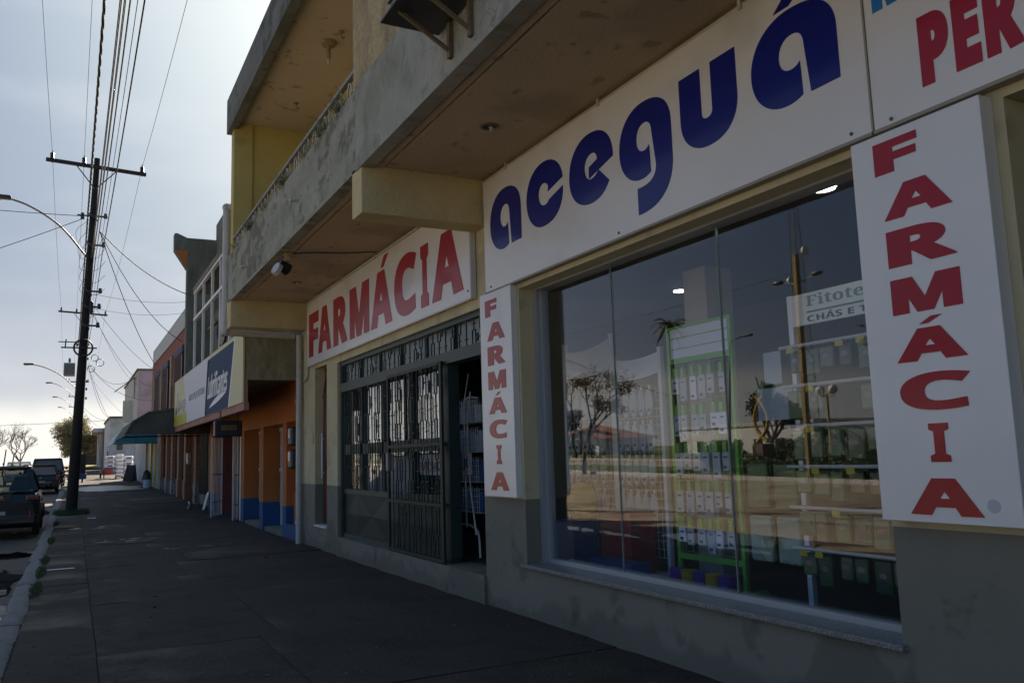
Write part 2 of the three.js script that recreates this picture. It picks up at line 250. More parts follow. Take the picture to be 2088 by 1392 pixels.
// loose litter, twigs and chips of mortar on the pavement
{
  const gs = []; for (let i = 0; i < 520; i++) { const z = -2.2 - 24 * rnd() * rnd(), x = rr(kx(z) + .1, 3.8), s = rr(.006, .02) * (rnd() < .06 ? 2 : 1), g = new THREE.TetrahedronGeometry(s, 0); g.scale(1, .45, rr(.6, 2)); g.rotateY(rnd() * 6); g.translate(x, gy(z) + .008, z); gs.push(g); }
  const o = struct('grit', gs, M([.10, .095, .085], .9)); o.userData.kind = 'stuff'; o.userData.label = 'small chips and grit scattered over the dark pavement'; o.userData.category = 'grit';
}
function tuft(cx, cz, R, n, h, y, label, sz = 1.2) {
  const pos = []; for (let i = 0; i < n; i++) { const a = rnd() * 6.28, r = R * Math.sqrt(rnd()), x = cx + Math.cos(a) * r, z = cz + Math.sin(a) * r * sz, hh = h * rr(.4, 1.1), l = rr(-.5, .5) * hh, m = rr(-.5, .5) * hh, b = rnd() * 6.28, w = .006; const Y = gy(z) + y; pos.push(x - w * Math.cos(b), Y, z - w * Math.sin(b), x + w * Math.cos(b), Y, z + w * Math.sin(b), x + l, Y + hh, z + m); }
  const g = new THREE.BufferGeometry(); g.setAttribute('position', new THREE.Float32BufferAttribute(pos, 3)); g.computeVertexNormals(); const o = solo('grass_tuft', label, 'grass', g, mt.blade); o.userData.kind = 'stuff';
}
mt.blade = P([.055, .085, .022], .8, { transmission: .25, thickness: 0 });
tuft(.1, -29.4, .5, 1500, .2, 0, 'grass growing round the foot of the black utility pole');
for (const [z, n] of [[-12.6, 260], [-14.6, 420], [-16.4, 300], [-20.5, 500], [-25.5, 500]]) tuft(kx(z) + .02, z, .07, n, .06, -.005, `weeds rooted in the joint behind the kerb ${z > -13 ? 'beside the longest gutter puddle' : z > -15 ? 'beside a bright scrap of paper' : z > -18 ? 'between gutter and pavement patch' : z > -22 ? 'behind the dark parked car' : 'between dark parked car and utility pole'}`, 11);
solo('paper_scrap', 'pale flat strip of litter by the kerb weeds', 'litter', bx(-.26, .12, .006, .012, -14.9, -14.83), mt.white);
solo('paper_scrap', 'small white scrap on the concrete at the pole foot', 'litter', bx(.5, .72, gy(-27) + .01, gy(-27) + .014, -27.1, -26.9), mt.white);

// ================= PHARMACY BUILDING =================
const XW = 3.9;
const ph = thing('pharmacy_building', 'weathered cream two-storey building with overhanging balcony and a pharmacy below', 'building', [4, 0, -8]);
// ground floor wall, grey painted below and cream above
mesh('plinth', [bx(XW, 4.2, -.1, 1.1, -16.15, -15.15), bx(XW, 4.2, -.1, 1.1, -14.35, -13.7), bx(XW, 4.22, -.1, .37, -15.15, -14.35), bx(XW - .03, 4.2, -.1, .29, -13.7, -8.15), bx(XW, 4.2, -.1, 1.1, -8.15, -7.25), bx(XW, 4.2, -.1, .46, -7.25, -3.13), bx(XW, 4.2, -.1, 1.1, -3.13, -2.3), bx(XW, 4.2, -.1, .3, -2.3, 5)], mt.grey, ph);
mesh('wall', [bx(XW, 4.2, 1.1, 4.47, -16.15, -15.15), bx(XW, 4.2, 1.1, 4.47, -14.35, -13.7), bx(XW, 4.2, 3.17, 4.47, -15.15, -14.35), bx(XW, 4.2, 3.12, 4.47, -13.7, -8.15), bx(XW, 4.2, 1.1, 4.47, -8.15, -7.25), bx(XW, 4.2, 3.16, 4.47, -7.25, -3.13), bx(XW, 4.2, 1.1, 4.47, -3.13, -2.3), bx(XW, 4.2, 3.16, 4.47, -2.3, 5)], mt.creamSmooth, ph);
const sill = mesh('window_sill', rb(XW - .045, 4.24, .462, .498, -7.30, -3.10, .006), mt.granite, ph);
mesh('door_sill', rb(XW - .02, 4.2, .372, .40, -15.15, -14.35, .005), mt.white, ph);
const rdoor = mesh('red_door', [bx(4.05, 4.1, .40, 2.62, -15.14, -14.36)], mt.redDoor, ph); rdoor.userData.label = 'dark red panelled door with a tall white pull handle';
mesh('panel', [rb(4.035, 4.06, .55, 1.35, -15.02, -14.82, .008), rb(4.035, 4.06, 1.5, 2.5, -15.02, -14.82, .008), rb(4.035, 4.06, .55, 1.35, -14.7, -14.48, .008), rb(4.035, 4.06, 1.5, 2.5, -14.7, -14.48, .008)], mt.redDoor, rdoor);
mesh('handle', [cy([3.99, 1.2, -15.0], [3.99, 2.0, -15.0], .016), cy([3.99, 1.3, -15.0], [4.06, 1.3, -15.0], .01), cy([3.99, 1.9, -15.0], [4.06, 1.9, -15.0], .01)], mt.whiteMetal, rdoor);
const fan = mesh('door_transom', [bx(4.04, 4.1, 2.62, 2.7, -15.14, -14.36), bx(4.08, 4.1, 2.7, 3.17, -15.14, -14.36)], mt.redDoor, ph);
mesh('arch_bar', [tube([[4.05, 2.72, -15.1], [4.05, 2.98, -14.95], [4.05, 3.06, -14.75], [4.05, 2.98, -14.55], [4.05, 2.72, -14.4]], .012), cy([4.05, 2.72, -14.75], [4.05, 3.06, -14.75], .01), cy([4.05, 2.72, -14.75], [4.05, 3.0, -14.95], .01), cy([4.05, 2.72, -14.75], [4.05, 3.0, -14.55], .01)], mt.redDoor, fan);
mesh('doorbell_plate', rb(3.885, 3.9, 1.82, 1.98, -15.35, -15.24, .004), mt.cream, ph);
// balcony: slab with deep weathered band, cantilever beams, soffit with its drip groove
const XB = 2.49;
mesh('balcony_band', [bx(XB, XB + .14, 4.44, 5.34, -8.06, 5)], mt.weather, ph); mesh('balcony_band', [bx(XB + .012, XB + .14, 4.45, 5.33, -16.0, -8.07)], mt.weatherOld, ph);
mesh('balcony_slab', [bx(XB + .14, 4.4, 4.50, 4.8, -16.0, 5)], mt.soffit, ph);
mesh('soffit', [bx(XB + .14, XB + .24, 4.462, 4.5, -16.0, 5), bx(XB + .262, 3.9, 4.468, 4.5, -16.0, 5)], mt.soffit, ph);
for (const [a, b] of [[-16.12, -15.72], [-8.22, -7.9], [-.2, .15]]) mesh('cantilever_beam', rb(XB + .012, XW + .02, 3.97, 4.49, a, b, .012), mt.cream, ph);
for (const [y, z] of [[4.74, -14.1], [4.86, -10.55]]) { const s = mesh('drain_spout', [cy([XB - .1, y - .02, z], [XB + .02, y, z], .028)], mt.pvc, ph); s.userData.label = 'short stub of drain pipe on the weathered band'; }
// upper storey
mesh('upper_floor', bx(XB + .14, 8, 4.8, 4.95, -16, 5), mt.weather, ph);
mesh('upper_wall', [bx(3.98, 4.2, 4.95, 8.0, -16.0, -8.2)], mt.yellow, ph);
mesh('end_wall', [bx(2.9, 8, 4.95, 7.98, -16.15, -15.9)], mt.yellow, ph);
mesh('rear_wall', [bx(8, 8.2, 0, 8, -16.15, 5), bx(4.2, 8, 0, 8, 4.8, 5), bx(4.2, 8, 0, 4.95, -16.15, -16.0)], mt.creamSmooth, ph);
mesh('corner_post', rb(XB + .06, 2.9, 4.8, 7.93, -16.13, -15.86, .012), mt.yellow, ph);
mesh('projecting_wall', rb(XB + .03, 4.2, 5.2, 8.0, -8.22, 5, .015), mt.column, ph);
mesh('ceiling', bx(XB + .1, 8.2, 7.9, 8.1, -16.15, 5), mt.soffitUp, ph);
mesh('roof_slab', [bx(XB - .02, XB + .12, 7.76, 8.43, -16.2, 5), bx(XB + .12, 8.3, 8.1, 8.38, -16.2, 5)], mt.weatherDark, ph);
const rail = mesh('balcony_rail', [rb(XB + .06, XB + .12, 5.62, 5.665, -15.86, -8.22, .008)], M([.22, .21, .2], .6), ph);
for (let i = 0; i < 15; i++) { const z = -15.6 + i * .5, x = XB + .09; mesh('rail_scroll', [tube([[x, 5.34, z], [x, 5.5, z], [x, 5.6, z + .05], [x, 5.52, z + .14], [x, 5.44, z + .12]], .011, 14, 5), cy([x, 5.34, z + .25], [x, 5.63, z + .25], .01), cy([x, 5.47, z + .12], [x, 5.47, z + .37], .008)], mt.pvc, rail); }
{ // weeds rooted along the top of the band
  const pos = []; for (const [zc, n] of [[-15.3, 60], [-13.9, 220], [-12.7, 90], [-11.4, 160], [-10.2, 70], [-9.4, 140], [-8.7, 110]]) for (let i = 0; i < n; i++) { const z = zc + rr(-.35, .35) * rnd(), x = XB + rr(-.02, .1), y = 5.33, h = rr(.04, .2), w = .012, a = rr(-.1, .1), b = rr(-.1, .1); pos.push(x, y, z - w, x, y, z + w, x + a - .03, y + h * (rnd() < .25 ? -.6 : 1), z + b); }
  const g = new THREE.BufferGeometry(); g.setAttribute('position', new THREE.Float32BufferAttribute(pos, 3)); g.computeVertexNormals(); const o = solo('balcony_weeds', 'scrubby weeds sprouting along the top of the balcony band', 'weeds', g, mt.blade); o.userData.kind = 'stuff';
}
function pendant(x, z, label) { const o = thing('ceiling_lamp', label, 'lamp', [x, 7.9, z]); mesh('ceiling_rose', [cy([x, 7.9, z], [x, 7.84, z], .13, .10, 16)], mt.column, o); mesh('stem', cy([x, 7.84, z], [x, 7.62, z], .035, .03, 12), mt.column, o); mesh('socket', cy([x, 7.62, z], [x, 7.52, z], .03, .024, 12), mt.pvc, o); }
pendant(3.33, -12.1, 'old bare pendant lamp holder on the balcony ceiling');
for (const [x, z] of [[3.41, -14.55], [3.41, -11.7]]) { const o = thing('hook_plate', 'small rusted hook in the balcony ceiling', 'hook', [x, 7.9, z], 'rusted hooks in the balcony ceiling'); mesh('plate', cy([x, 7.9, z], [x, 7.885, z], .05, .05, 8), mt.column, o); mesh('hook', tube([[x, 7.89, z], [x, 7.82, z], [x + .03, 7.79, z], [x + .05, 7.83, z]], .01, 10, 5), mt.column, o); }
for (const [x, y, z, l] of [[3.25, 4.466, -6.5, 'empty round lamp hole with hanging socket in the soffit over the blue lettered sign'], [3.24, 4.466, -13.8, 'small broken lamp hole in the stained soffit over the red lettered sign']]) { const o = thing('lamp_hole', l, 'lamp', [x, y, z]); mesh('rim', [new THREE.TorusGeometry(.075, .014, 6, 18).rotateX(Math.PI / 2).translate(x, y, z)], mt.column, o); mesh('opening', [cy([x, y - .002, z], [x, y - .006, z], .068, .068, 18)], mt.black, o); mesh('socket', [cy([x + .02, y, z], [x + .03, y - .05, z + .02], .022, .022, 8)], mt.pvc, o); }
// conduits under the soffit along the signs
for (const [z0, z1, l] of [[-7.92, 5, 'thin white conduit along the top of the blue lettered sign'], [-15.5, -8.2, 'thin white conduit along the top of the red lettered sign']]) { const o = thing('conduit', l, 'pipe', [3.86, 4.43, z0]); mesh('pipe', cy([3.85, 4.43, z0], [3.85, 4.43, z1], .02, .02, 10), mt.pvc, o); for (let z = z0 + .6; z < Math.min(z1, -1); z += 1.7) mesh('clip', [bx(3.82, 3.88, 4.40, 4.466, z, z + .03)], mt.pvc, o); }
// flood light under the band
{ const o = thing('flood_light', 'black and white round flood light hanging under the balcony edge', 'lamp', [2.66, 4.46, -11.85]); mesh('bracket', [bx(2.63, 2.69, 4.34, 4.462, -11.9, -11.8), bx(2.6, 2.72, 4.43, 4.464, -11.93, -11.77)], mt.column, o); const h = new THREE.CylinderGeometry(.07, .09, .17, 20).rotateZ(1.15).rotateY(.35).translate(2.6, 4.26, -11.85); mesh('housing', h, mt.black, o); const l = new THREE.CylinderGeometry(.088, .094, .06, 20).rotateZ(1.15).rotateY(.35).translate(2.505, 4.215, -11.815); mesh('lens', l, mt.pvc, o); mesh('cable', tube([[2.68, 4.45, -11.85], [2.9, 4.455, -11.7], [3.3, 4.45, -11.55], [3.8, 4.45, -11.3]], .008), mt.wire, o); }
// drain pipes at the corner
{ const o = thing('drain_pipe', 'grey plastic drain pipe bending round the balcony corner', 'pipe', [2.52, 3.9, -16.22]); mesh('upright', cy([2.5, 3.98, -16.22], [2.5, 6.3, -16.22], .075, .075, 14), mt.pvc, o); mesh('elbow', new THREE.SphereGeometry(.085, 14, 10).translate(2.5, 3.95, -16.22), mt.pvc, o); mesh('top_bend', [new THREE.SphereGeometry(.09, 14, 10).translate(2.5, 6.32, -16.22), cy([2.5, 6.32, -16.22], [2.72, 6.34, -16.1], .075, .075, 14)], mt.pvc, o); mesh('branch', [cy([2.5, 3.93, -16.22], [3.78, 3.9, -16.22], .06, .06, 14), cy([2.8, 3.925, -16.22], [2.86, 3.925, -16.22], .07, .07, 14), cy([3.6, 3.905, -16.22], [3.68, 3.905, -16.22], .07, .07, 14)], mt.pvc, o);
  const d = thing('downpipe', 'white plastic downpipe at the joint of grey and orange walls', 'pipe', [3.82, 0, -16.02]); mesh('pipe', cy([3.82, .0, -16.02], [3.82, 3.9, -16.02], .055, .055, 14), mt.pvc, d); for (const y of [.35, 2.6]) mesh('collar', [cy([3.82, y, -16.02], [3.82, y + .07, -16.02], .066, .066, 14), bx(3.82, 3.9, y + .02, y + .05, -16.06, -15.98)], mt.pvc, d);
  const e = thing('riser_conduit', 'thin conduit rising beside the red lettered sign', 'pipe', [3.87, 3.0, -15.6]); mesh('pipe', tube([[3.87, 4.42, -15.55], [3.87, 3.9, -15.55], [3.87, 3.3, -15.55], [3.87, 3.05, -15.6], [3.87, 3.0, -15.85]], .02, 30, 8), mt.pvc, e); }
// air conditioner on its bracket
{ const o = thing('air_conditioner', 'outdoor air conditioner on a rusty bracket above the balcony band', 'air conditioner', [2.2, 4.83, -5.3]); mesh('casing', rb(2.04, 2.42, 4.87, 5.5, -5.74, -5.12, .02), M(.3, .5), o); mesh('front_grille', [...Array(12)].map((_, i) => bx(2.02, 2.04, 4.94 + i * .05, 4.955 + i * .045, -5.7, -5.15)), mt.black, o); mesh('side_grille', [...Array(10)].map((_, i) => bx(2.08, 2.38, 4.94 + i * .06, 4.955 + i * .06, -5.76, -5.74)), mt.black, o);
  const bm = M([.16, .12, .075], .8, { map: sized(T.plaster, .4) }); for (const z of [-5.57, -5.2]) mesh('bracket', [bx(2.0, 2.49, 4.838, 4.868, z - .02, z + .02), bar([2.03, 4.85, z], [2.46, 4.6, z], .026), bx(2.455, 2.488, 4.54, 4.95, z - .025, z + .025)], bm, o); mesh('tray', bx(1.99, 2.47, 4.82, 4.837, -5.78, -5.1), mt.darkMetal, o); }

// ================= SHOP SIGNS =================
function board(name, label, z0, z1, y0, y1, x0, x1) { const o = thing(name, label, 'sign', [x1, y0, (z0 + z1) / 2]); mesh('panel', rb(x0, x1, y0, y1, z0, z1, .006), mt.sign, o); return o; }
{ // FARMÁCIA over the gate
  const o = board('shop_sign', 'long white sign with red capital letters reading FARMÁCIA over the gate', -15.46, -8.235, 3.235, 4.40, 3.834, 3.89); mesh('edge_trim', [bx(3.826, 3.833, 3.225, 3.245, -15.46, -8.235), bx(3.826, 3.89, 3.235, 4.40, -8.233, -8.205)], mt.signSide, o);
  const L = [['F', -15.30, -14.64, 3.38, 4.17], ['A', -14.66, -13.82, 3.38, 4.17], ['R', -13.68, -12.88, 3.375, 4.17], ['M', -12.75, -11.77, 3.375, 4.165], ['A', -11.70, -10.77, 3.37, 4.16], ['C', -10.68, -9.84, 3.36, 4.18], ['I', -9.70, -9.44, 3.365, 4.15], ['A', -9.34, -8.41, 3.36, 4.145]];
  for (const [c, a, b, y0, y1] of L) mesh('letter', glyph(c, a, b, y0, y1, 3.834), mt.red, o);
  const s = new THREE.Shape([[-11.24, 4.20], [-11.09, 4.36], [-10.9, 4.36], [-11.12, 4.20]].map(p => new THREE.Vector2(...p))); mesh('letter_accent', plate(s, 3.834), mt.red, o);
  mesh('screw', new THREE.SphereGeometry(.012, 8, 6).translate(3.832, 3.33, -8.3), mt.steel, o);
}
{ // aceguá
  const o = board('shop_sign', 'white sign with heavy round blue letters reading aceguá above the window', -7.86, -2.985, 3.225, 4.42, 3.834, 3.89);
  mesh('edge_trim', [bx(3.828, 3.89, 3.205, 3.224, -7.86, -2.985)], M([.30, .27, .22], .6), o);
  const S = (z0, y0, w, h, f) => { const s = new THREE.Shape(); const X = x => z0 + x * w, Y = y => y0 + y * h; f({ m: (x, y) => s.moveTo(X(x), Y(y)), l: (x, y) => s.lineTo(X(x), Y(y)), b: (a, b, c, d, e, g) => s.bezierCurveTo(X(a), Y(b), X(c), Y(d), X(e), Y(g)) }); return s; };
  const bowl = (p, close) => { p.b(1, .86, .80, 1, .5, 1); p.b(.2, 1, 0, .78, 0, .48); p.b(0, .2, .18, 0, .42, 0); p.b(.5, 0, .55, .02, .6, .045); p.l(.59, .40); p.b(.5, .31, .35, .36, .35, .52); p.b(.35, .66, .43, .72, .51, .72); p.b(.6, .72, .645, .66, .645, .55); close(p); };
  const a = p => { p.m(.69, .03); p.l(1, .03); p.l(1, .55); bowl(p, q => q.l(.69, .03)); };
  const letters = [
    S(-7.70, 3.60, .68, .62, a),
    S(-6.90, 3.62, .68, .61, p => { p.m(1, .60); p.b(.97, .86, .76, 1, .5, 1); p.b(.2, 1, 0, .78, 0, .5); p.b(0, .2, .2, 0, .48, 0); p.b(.8, 0, .99, .16, 1, .47); p.l(.63, .37); p.b(.56, .28, .35, .3, .35, .51); p.b(.35, .68, .54, .72, .62, .58); p.l(.6, .5); }),
    S(-6.11, 3.61, .68, .61, p => { p.m(1, .50); p.b(1.0, .84, .8, 1, .5, 1); p.b(.2, 1, 0, .78, 0, .48); p.b(0, .2, .2, 0, .5, 0); p.b(.7, 0, .82, .08, .9, .2); p.l(.68, .42); p.b(.58, .3, .38, .3, .37, .52); p.b(.37, .74, .66, .76, .66, .58); p.l(.47, .52); p.l(.46, .36); }),
    S(-5.34, 3.60, .66, .60, p => { p.m(.70, .12); p.b(.70, -.05, .58, -.12, .33, -.10); p.l(.33, -.45); p.b(.75, -.47, 1, -.25, 1, .12); p.l(1, .55); bowl(p, q => q.l(.70, .12)); }),
    S(-4.57, 3.60, .585, .58, p => { p.m(0, 1); p.l(.39, 1); p.l(.39, .42); p.b(.39, .32, .58, .32, .58, .42); p.l(.58, 1); p.l(1, 1); p.l(1, .45); p.b(1, .16, .8, 0, .5, 0); p.b(.2, 0, 0, .18, 0, .45); }),
    S(-3.85, 3.60, .69, .60, a),
  ];
  for (const s of letters) mesh('letter', plate(s, 3.834), mt.blue, o);
  mesh('letter_accent', plate(new THREE.Shape([[-3.63, 4.22], [-3.46, 4.36], [-3.28, 4.36], [-3.50, 4.22]].map(p => new THREE.Vector2(...p))), 3.834), mt.blue, o);
  for (const [z, y] of [[-7.72, 3.265], [-3.12, 3.262], [-5.4, 3.262]]) mesh('screw', new THREE.SphereGeometry(.011, 8, 6).translate(3.831, y, z), mt.steel, o);
}
{ // the next board along
  const o = board('shop_sign', 'white sign beside the blue lettered one with tall red letters PER', -2.972, 3, 3.225, 4.42, 3.834, 3.89); mesh('edge_trim', [bx(3.828, 3.89, 3.205, 3.224, -2.972, 3), bx(3.828, 3.89, 3.225, 4.42, -2.984, -2.973)], M([.30, .27, .22], .6), o);
  for (const [c, a, b] of [['P', -2.66, -2.495], ['E', -2.47, -2.335], ['R', -2.31, -2.13]]) mesh('letter', glyph(c, a, b, 3.345, 3.72, 3.834, FONT, .004, .06), mt.red, o);
  mesh('letter', glyph('M', -2.915, -2.66, 3.875, 4.2, 3.834), mt.sky, o);
  mesh('screw', new THREE.SphereGeometry(.011, 8, 6).translate(3.831, 3.252, -2.86), mt.steel, o);
}
function vertical(label, z0, z1, y0, y1, x, w, cz, rows) {
  const o = board('vertical_sign', label, z0, z1, y0, y1, x, 3.9);
  for (const [c, ya, yb, k] of rows) { const hw = (c === 'I' ? .055 : c === 'F' ? .135 : .2) * w, cc = c === 'F' ? cz - .05 * w * 2 : cz; mesh('letter', glyph(c, cc - hw, cc + hw, ya, yb, x, FONT, .004, c === 'I' ? .03 : .045), mt.red, o); if (k) mesh('letter_accent', plate(new THREE.Shape([[cz - .05, yb + .02], [cz + .02, yb + .055], [cz + .08, yb + .055], [cz, yb + .02]].map(p => new THREE.Vector2(...p))), x), mt.red, o); }
  return o;
}
const rows = [['F', 2.955, 3.13], ['A', 2.70, 2.88], ['R', 2.445, 2.64], ['M', 2.195, 2.38], ['A', 1.945, 2.11, 1], ['C', 1.695, 1.885], ['I', 1.44, 1.63], ['A', 1.18, 1.36]];
vertical('narrow white vertical sign with red FARMÁCIA between gate and window', -8.0, -7.29, 1.115, 3.215, 3.828, 1, -7.635, rows);
{ const o = vertical('wide white vertical sign with red FARMÁCIA right of the window', -3.11, -2.355, 1.14, 3.18, 3.80, .98, -2.735, rows); mesh('smudge', new THREE.SphereGeometry(1, 14, 8).scale(.001, .032, .035).translate(3.8, 1.235, -2.49), M([.5, .5, .53], .5), o); }

// ================= SHOP WINDOW =================
const XG = 4.13;
const win = mesh('shop_window', [bx(4.06, 4.2, .498, 3.16, -7.25, -7.19), bx(4.06, 4.2, 3.142, 3.16, -7.19, -3.13), bx(4.1, 4.17, .498, .54, -7.19, -3.13), bx(4.10, 4.17, .54, 3.142, -7.19, -7.15)], mt.alu, ph);
for (const [a, b] of [[-7.17, -5.985], [-5.975, -4.615], [-4.605, -3.12]]) mesh('pane', bx(XG, XG + .008, .535, 3.145, a, b), mt.glass, win);
for (const z of [-5.98, -4.61]) mesh('pane_joint', bx(XG - .004, XG + .012, .535, 3.142, z - .005, z + .005), P([.25, .33, .3], .3, { transmission: .4, thickness: 0 }), win);

{ // moist film on the inside of the lower glass, with ragged runs
  mt.film = P([.86, .91, .97], .22, { transmission: 1, thickness: 0, ior: 1.06 });
  const s = new THREE.Shape(); s.moveTo(-7.16, .54); let z = -7.16; while (z < -3.16) { const t = (z + 7.16) / 4, y = .78 + .3 * fbm(z * .11 + 3, .5, 64, 3, 61) - .25 * t + .28 * vn(z * 9, 1, 999, 62) * vn(z * 2, 4, 999, 63); s.lineTo(z, y); z += .035; } s.lineTo(-3.16, .54); mesh('condensation_film', plate(s, XG + .016, .001), mt.film, win);
}
// interior of the shop
mesh('interior_floor', bx(4.2, 8, .2, .3, -16, 4.8), mt.floor, ph);
mesh('interior_ceiling', bx(4.2, 8, 3.36, 3.5, -16, 4.8), mt.ceil, ph);
mesh('interior_wall', [bx(7.85, 8, .3, 3.36, -16, 4.8), bx(4.2, 8, .3, 3.36, -14.4, -14.25), bx(4.2, 8, .3, 3.36, -2.2, -2.0)], mt.interior, ph);
mesh('interior_column', rb(5.6, 5.95, .3, 3.36, -6.8, -6.45, .01), mt.pinkWhite, ph);
RectAreaLightUniformsLib.init();
mt.led = new THREE.MeshStandardMaterial({ color: 0xffffff, emissive: C(1, 1, .96), emissiveIntensity: 4 });
for (const [x, z, s, l] of [[4.62, -4.04, .085, 'bright ceiling lamp just inside the top of the window'], [6.12, -7.5, .06, 'bright ceiling lamp deep inside the shop']]) { const o = thing('shop_lamp', l, 'lamp', [x, 3.36, z]); mesh('housing', cy([x, 3.36, z], [x, 3.325, z], s + .015, s + .015, 20), mt.white, o); mesh('diffuser', cy([x, 3.325, z], [x, 3.31, z], s, s, 20), mt.led, o); const a = new THREE.RectAreaLight(0xfff6ea, .8, s * 1.7, s * 1.7); a.position.set(x, 3.3, z); a.lookAt(x, 0, z); scene.add(a); }

// ================= DISPLAY RACKS IN THE WINDOW =================
const tone = (c, r = .5) => P(c, r);
const col = { lime: tone([.14, .42, .06], .4), card: tone([.46, .48, .52], .45), cardB: tone([.36, .42, .50], .45), header: tone([.70, .72, .86], .5), white: tone([.74, .76, .78], .5), shelf: tone([.42, .43, .44], .5), packG: tone([.028, .09, .035], .3), packP: tone([.26, .15, .17], .4), tag: tone([.42, .34, .02], .5), purple: tone([.16, .06, .32], .4), yellowB: tone([.6, .38, .03], .4), redB: tone([.26, .02, .022], .4), blueB: tone([.03, .10, .27], .4), print: tone([.07, .08, .1], .6), teal: tone([.03, .14, .13], .5), paleTeal: tone([.12, .24, .24], .5) };
function wires(x, z0, z1, y0, y1, st, r = .0022) { const g = []; for (let z = z0; z <= z1 + .001; z += st) g.push(bx(x - r, x + r, y0, y1, z - r, z + r)); for (let y = y0; y <= y1 + .001; y += st) g.push(bx(x - r - .004, x + r - .004, y - r, y + r, z0, z1)); return g; }
{
  const X = 5.0, z0 = -6.32, z1 = -5.48, o = thing('green_rack', 'lime green wire display rack with a pale blank header behind the window', 'display rack', [X, .3, -5.9]);
  for (const z of [z0, z1]) mesh('upright', rb(X - .02, X + .02, .3, 2.67, z - .02, z + .02, .006), col.lime, o);
  mesh('rail', [bx(X - .018, X + .018, 2.645, 2.67, z0, z1), bx(X - .018, X + .018, 2.32, 2.37, z0, z1), bx(X - .018, X + .018, .55, .6, z0, z1)], col.lime, o);
  mesh('header_panel', bx(X - .004, X + .004, 2.37, 2.645, z0 + .02, z1 - .02), col.header, o); mesh('header_line', [bx(X - .012, X - .004, 2.455, 2.462, z0 + .02, z1 - .02), bx(X - .012, X - .004, 2.555, 2.562, z0 + .02, z1 - .02)], col.lime, o);
  mesh('wire_grid', wires(X, z0 + .08, z1 - .06, .62, 2.32, .105), col.lime, o); mesh('base', [bx(X - .25, X + .25, .3, .34, z0, z0 + .05), bx(X - .25, X + .25, .3, .34, z1 - .05, z1)], col.lime, o);
  const rowsY = [2.2, 1.86, 1.52, 1.18, .86]; let n = 0;
  for (const y of rowsY) for (let c = 0; c < 6; c++) { if (rnd() < .1) continue; const z = z0 + .13 + c * .125 + rr(-.018, .018), hh = rr(.13, .23), ww = rr(.036, .055), q = thing('hanging_pack', 'white carded pack with a lime tab hanging on the green rack', 'product', [X - .05, y, z], 'packs on the green rack'); mesh('card', rb(X - .07, X - .05, y - .02 - hh, y - .02, z - ww, z + ww, .004), rnd() < .3 ? col.cardB : rnd() < .2 ? col.header : col.card, q); mesh('tab', bx(X - .075, X - .045, y - .02, y + .07, z - .022, z + .022), col.lime, q); mesh('print', [bx(X - .0715, X - .0705, y - hh, y - hh + .025, z - .03, z + .015), bx(X - .0715, X - .0705, y - .07, y - .055, z - .025, z + .025)], col.print, q); }
  for (let i = 0; i < 5; i++) solo('jar', i % 2 ? 'squat yellow tub on the floor under the green rack' : 'squat purple tub on the floor under the green rack', 'tub', new THREE.CylinderGeometry(.075, .07, .18, 14).translate(X - .12, .39, z0 + .1 + i * .16), i % 2 ? col.yellowB : col.purple, i % 2 ? 'yellow tubs' : 'purple tubs');
}
{
  const X = 5.12; let id = 0;
  for (const [z0, z1, top0, top1, y0] of [[-8.42, -7.46, 2.72, 2.75, 2.38], [-7.42, -6.62, 2.52, 2.50, 2.27]]) {
    const o = thing('white_rack', id ? 'white wire rack with curved header holding insole packs beside the green rack' : 'taller white wire rack with curved header behind the left window edge', 'display rack', [X, .3, (z0 + z1) / 2]);
    for (const z of [z0, z1]) mesh('upright', rb(X - .025, X + .025, .3, top1 + .04, z - .025, z + .025, .006), mt.whiteMetal, o);
    const s = new THREE.Shape(); s.moveTo(z0, y0); s.quadraticCurveTo((z0 + z1) / 2, y0 - .05, z1, y0 + .03); s.lineTo(z1, top1); s.quadraticCurveTo((z0 + z1) / 2, top0 - .1, z0, top0 - .03); mesh('header_panel', plate(s, X, .01), col.white, o);
    mesh('wire_grid', wires(X, z0 + .06, z1 - .05, .5, y0 - .12, .08), mt.whiteMetal, o); mesh('base_shelf', rb(X - .35, X + .05, .3, .36, z0, z1, .01), mt.whiteMetal, o);
    for (const y of [2.12, 1.78, 1.44, 1.1]) for (let c = 0; c < 5; c++) { if (id === 0 && c > 3 && y > 2) continue; const z = z0 + .14 + c * (z1 - z0 - .2) / 4.6; const q = thing('insole_pack', id ? 'pale rounded insole pack on the short white rack' : 'pale rounded insole pack on the taller white rack', 'product', [X - .06, y, z], id ? 'packs on the short white rack' : 'packs on the taller white rack'); const sh = new THREE.Shape(); sh.absellipse(z, y - .12, .055, .135, 0, Math.PI * 2); mesh('sleeve', plate(sh, X - .05, .018), c % 3 ? col.card : col.cardB, q); mesh('hook_tab', bx(X - .055, X - .045, y, y + .05, z - .015, z + .015), mt.whiteMetal, q); mesh('print', bx(X - .071, X - .069, y - .21, y - .18, z - .025, z + .025), col.print, q); }
    id++;
  }
  solo('red_carton', 'red carton with a pale label standing under the short white rack', 'box', [rb(4.75, 5.05, .37, .95, -7.25, -6.75, .01)], col.redB); solo('blue_carton', 'long blue carton lying on the floor behind the glass', 'box', [rb(4.5, 4.72, .3, .52, -7.1, -6.4, .01)], col.blueB); solo('blue_carton', 'tall blue carton beside the left window edge', 'box', [rb(4.7, 5.0, .37, .8, -8.2, -7.7, .01)], col.blueB); solo('ochre_bag', 'soft ochre bag on the base shelf of the taller rack', 'bag', new THREE.SphereGeometry(.2, 14, 10).scale(.8, 1.1, 1).translate(4.95, 1.0, -7.9), col.yellowB);
}
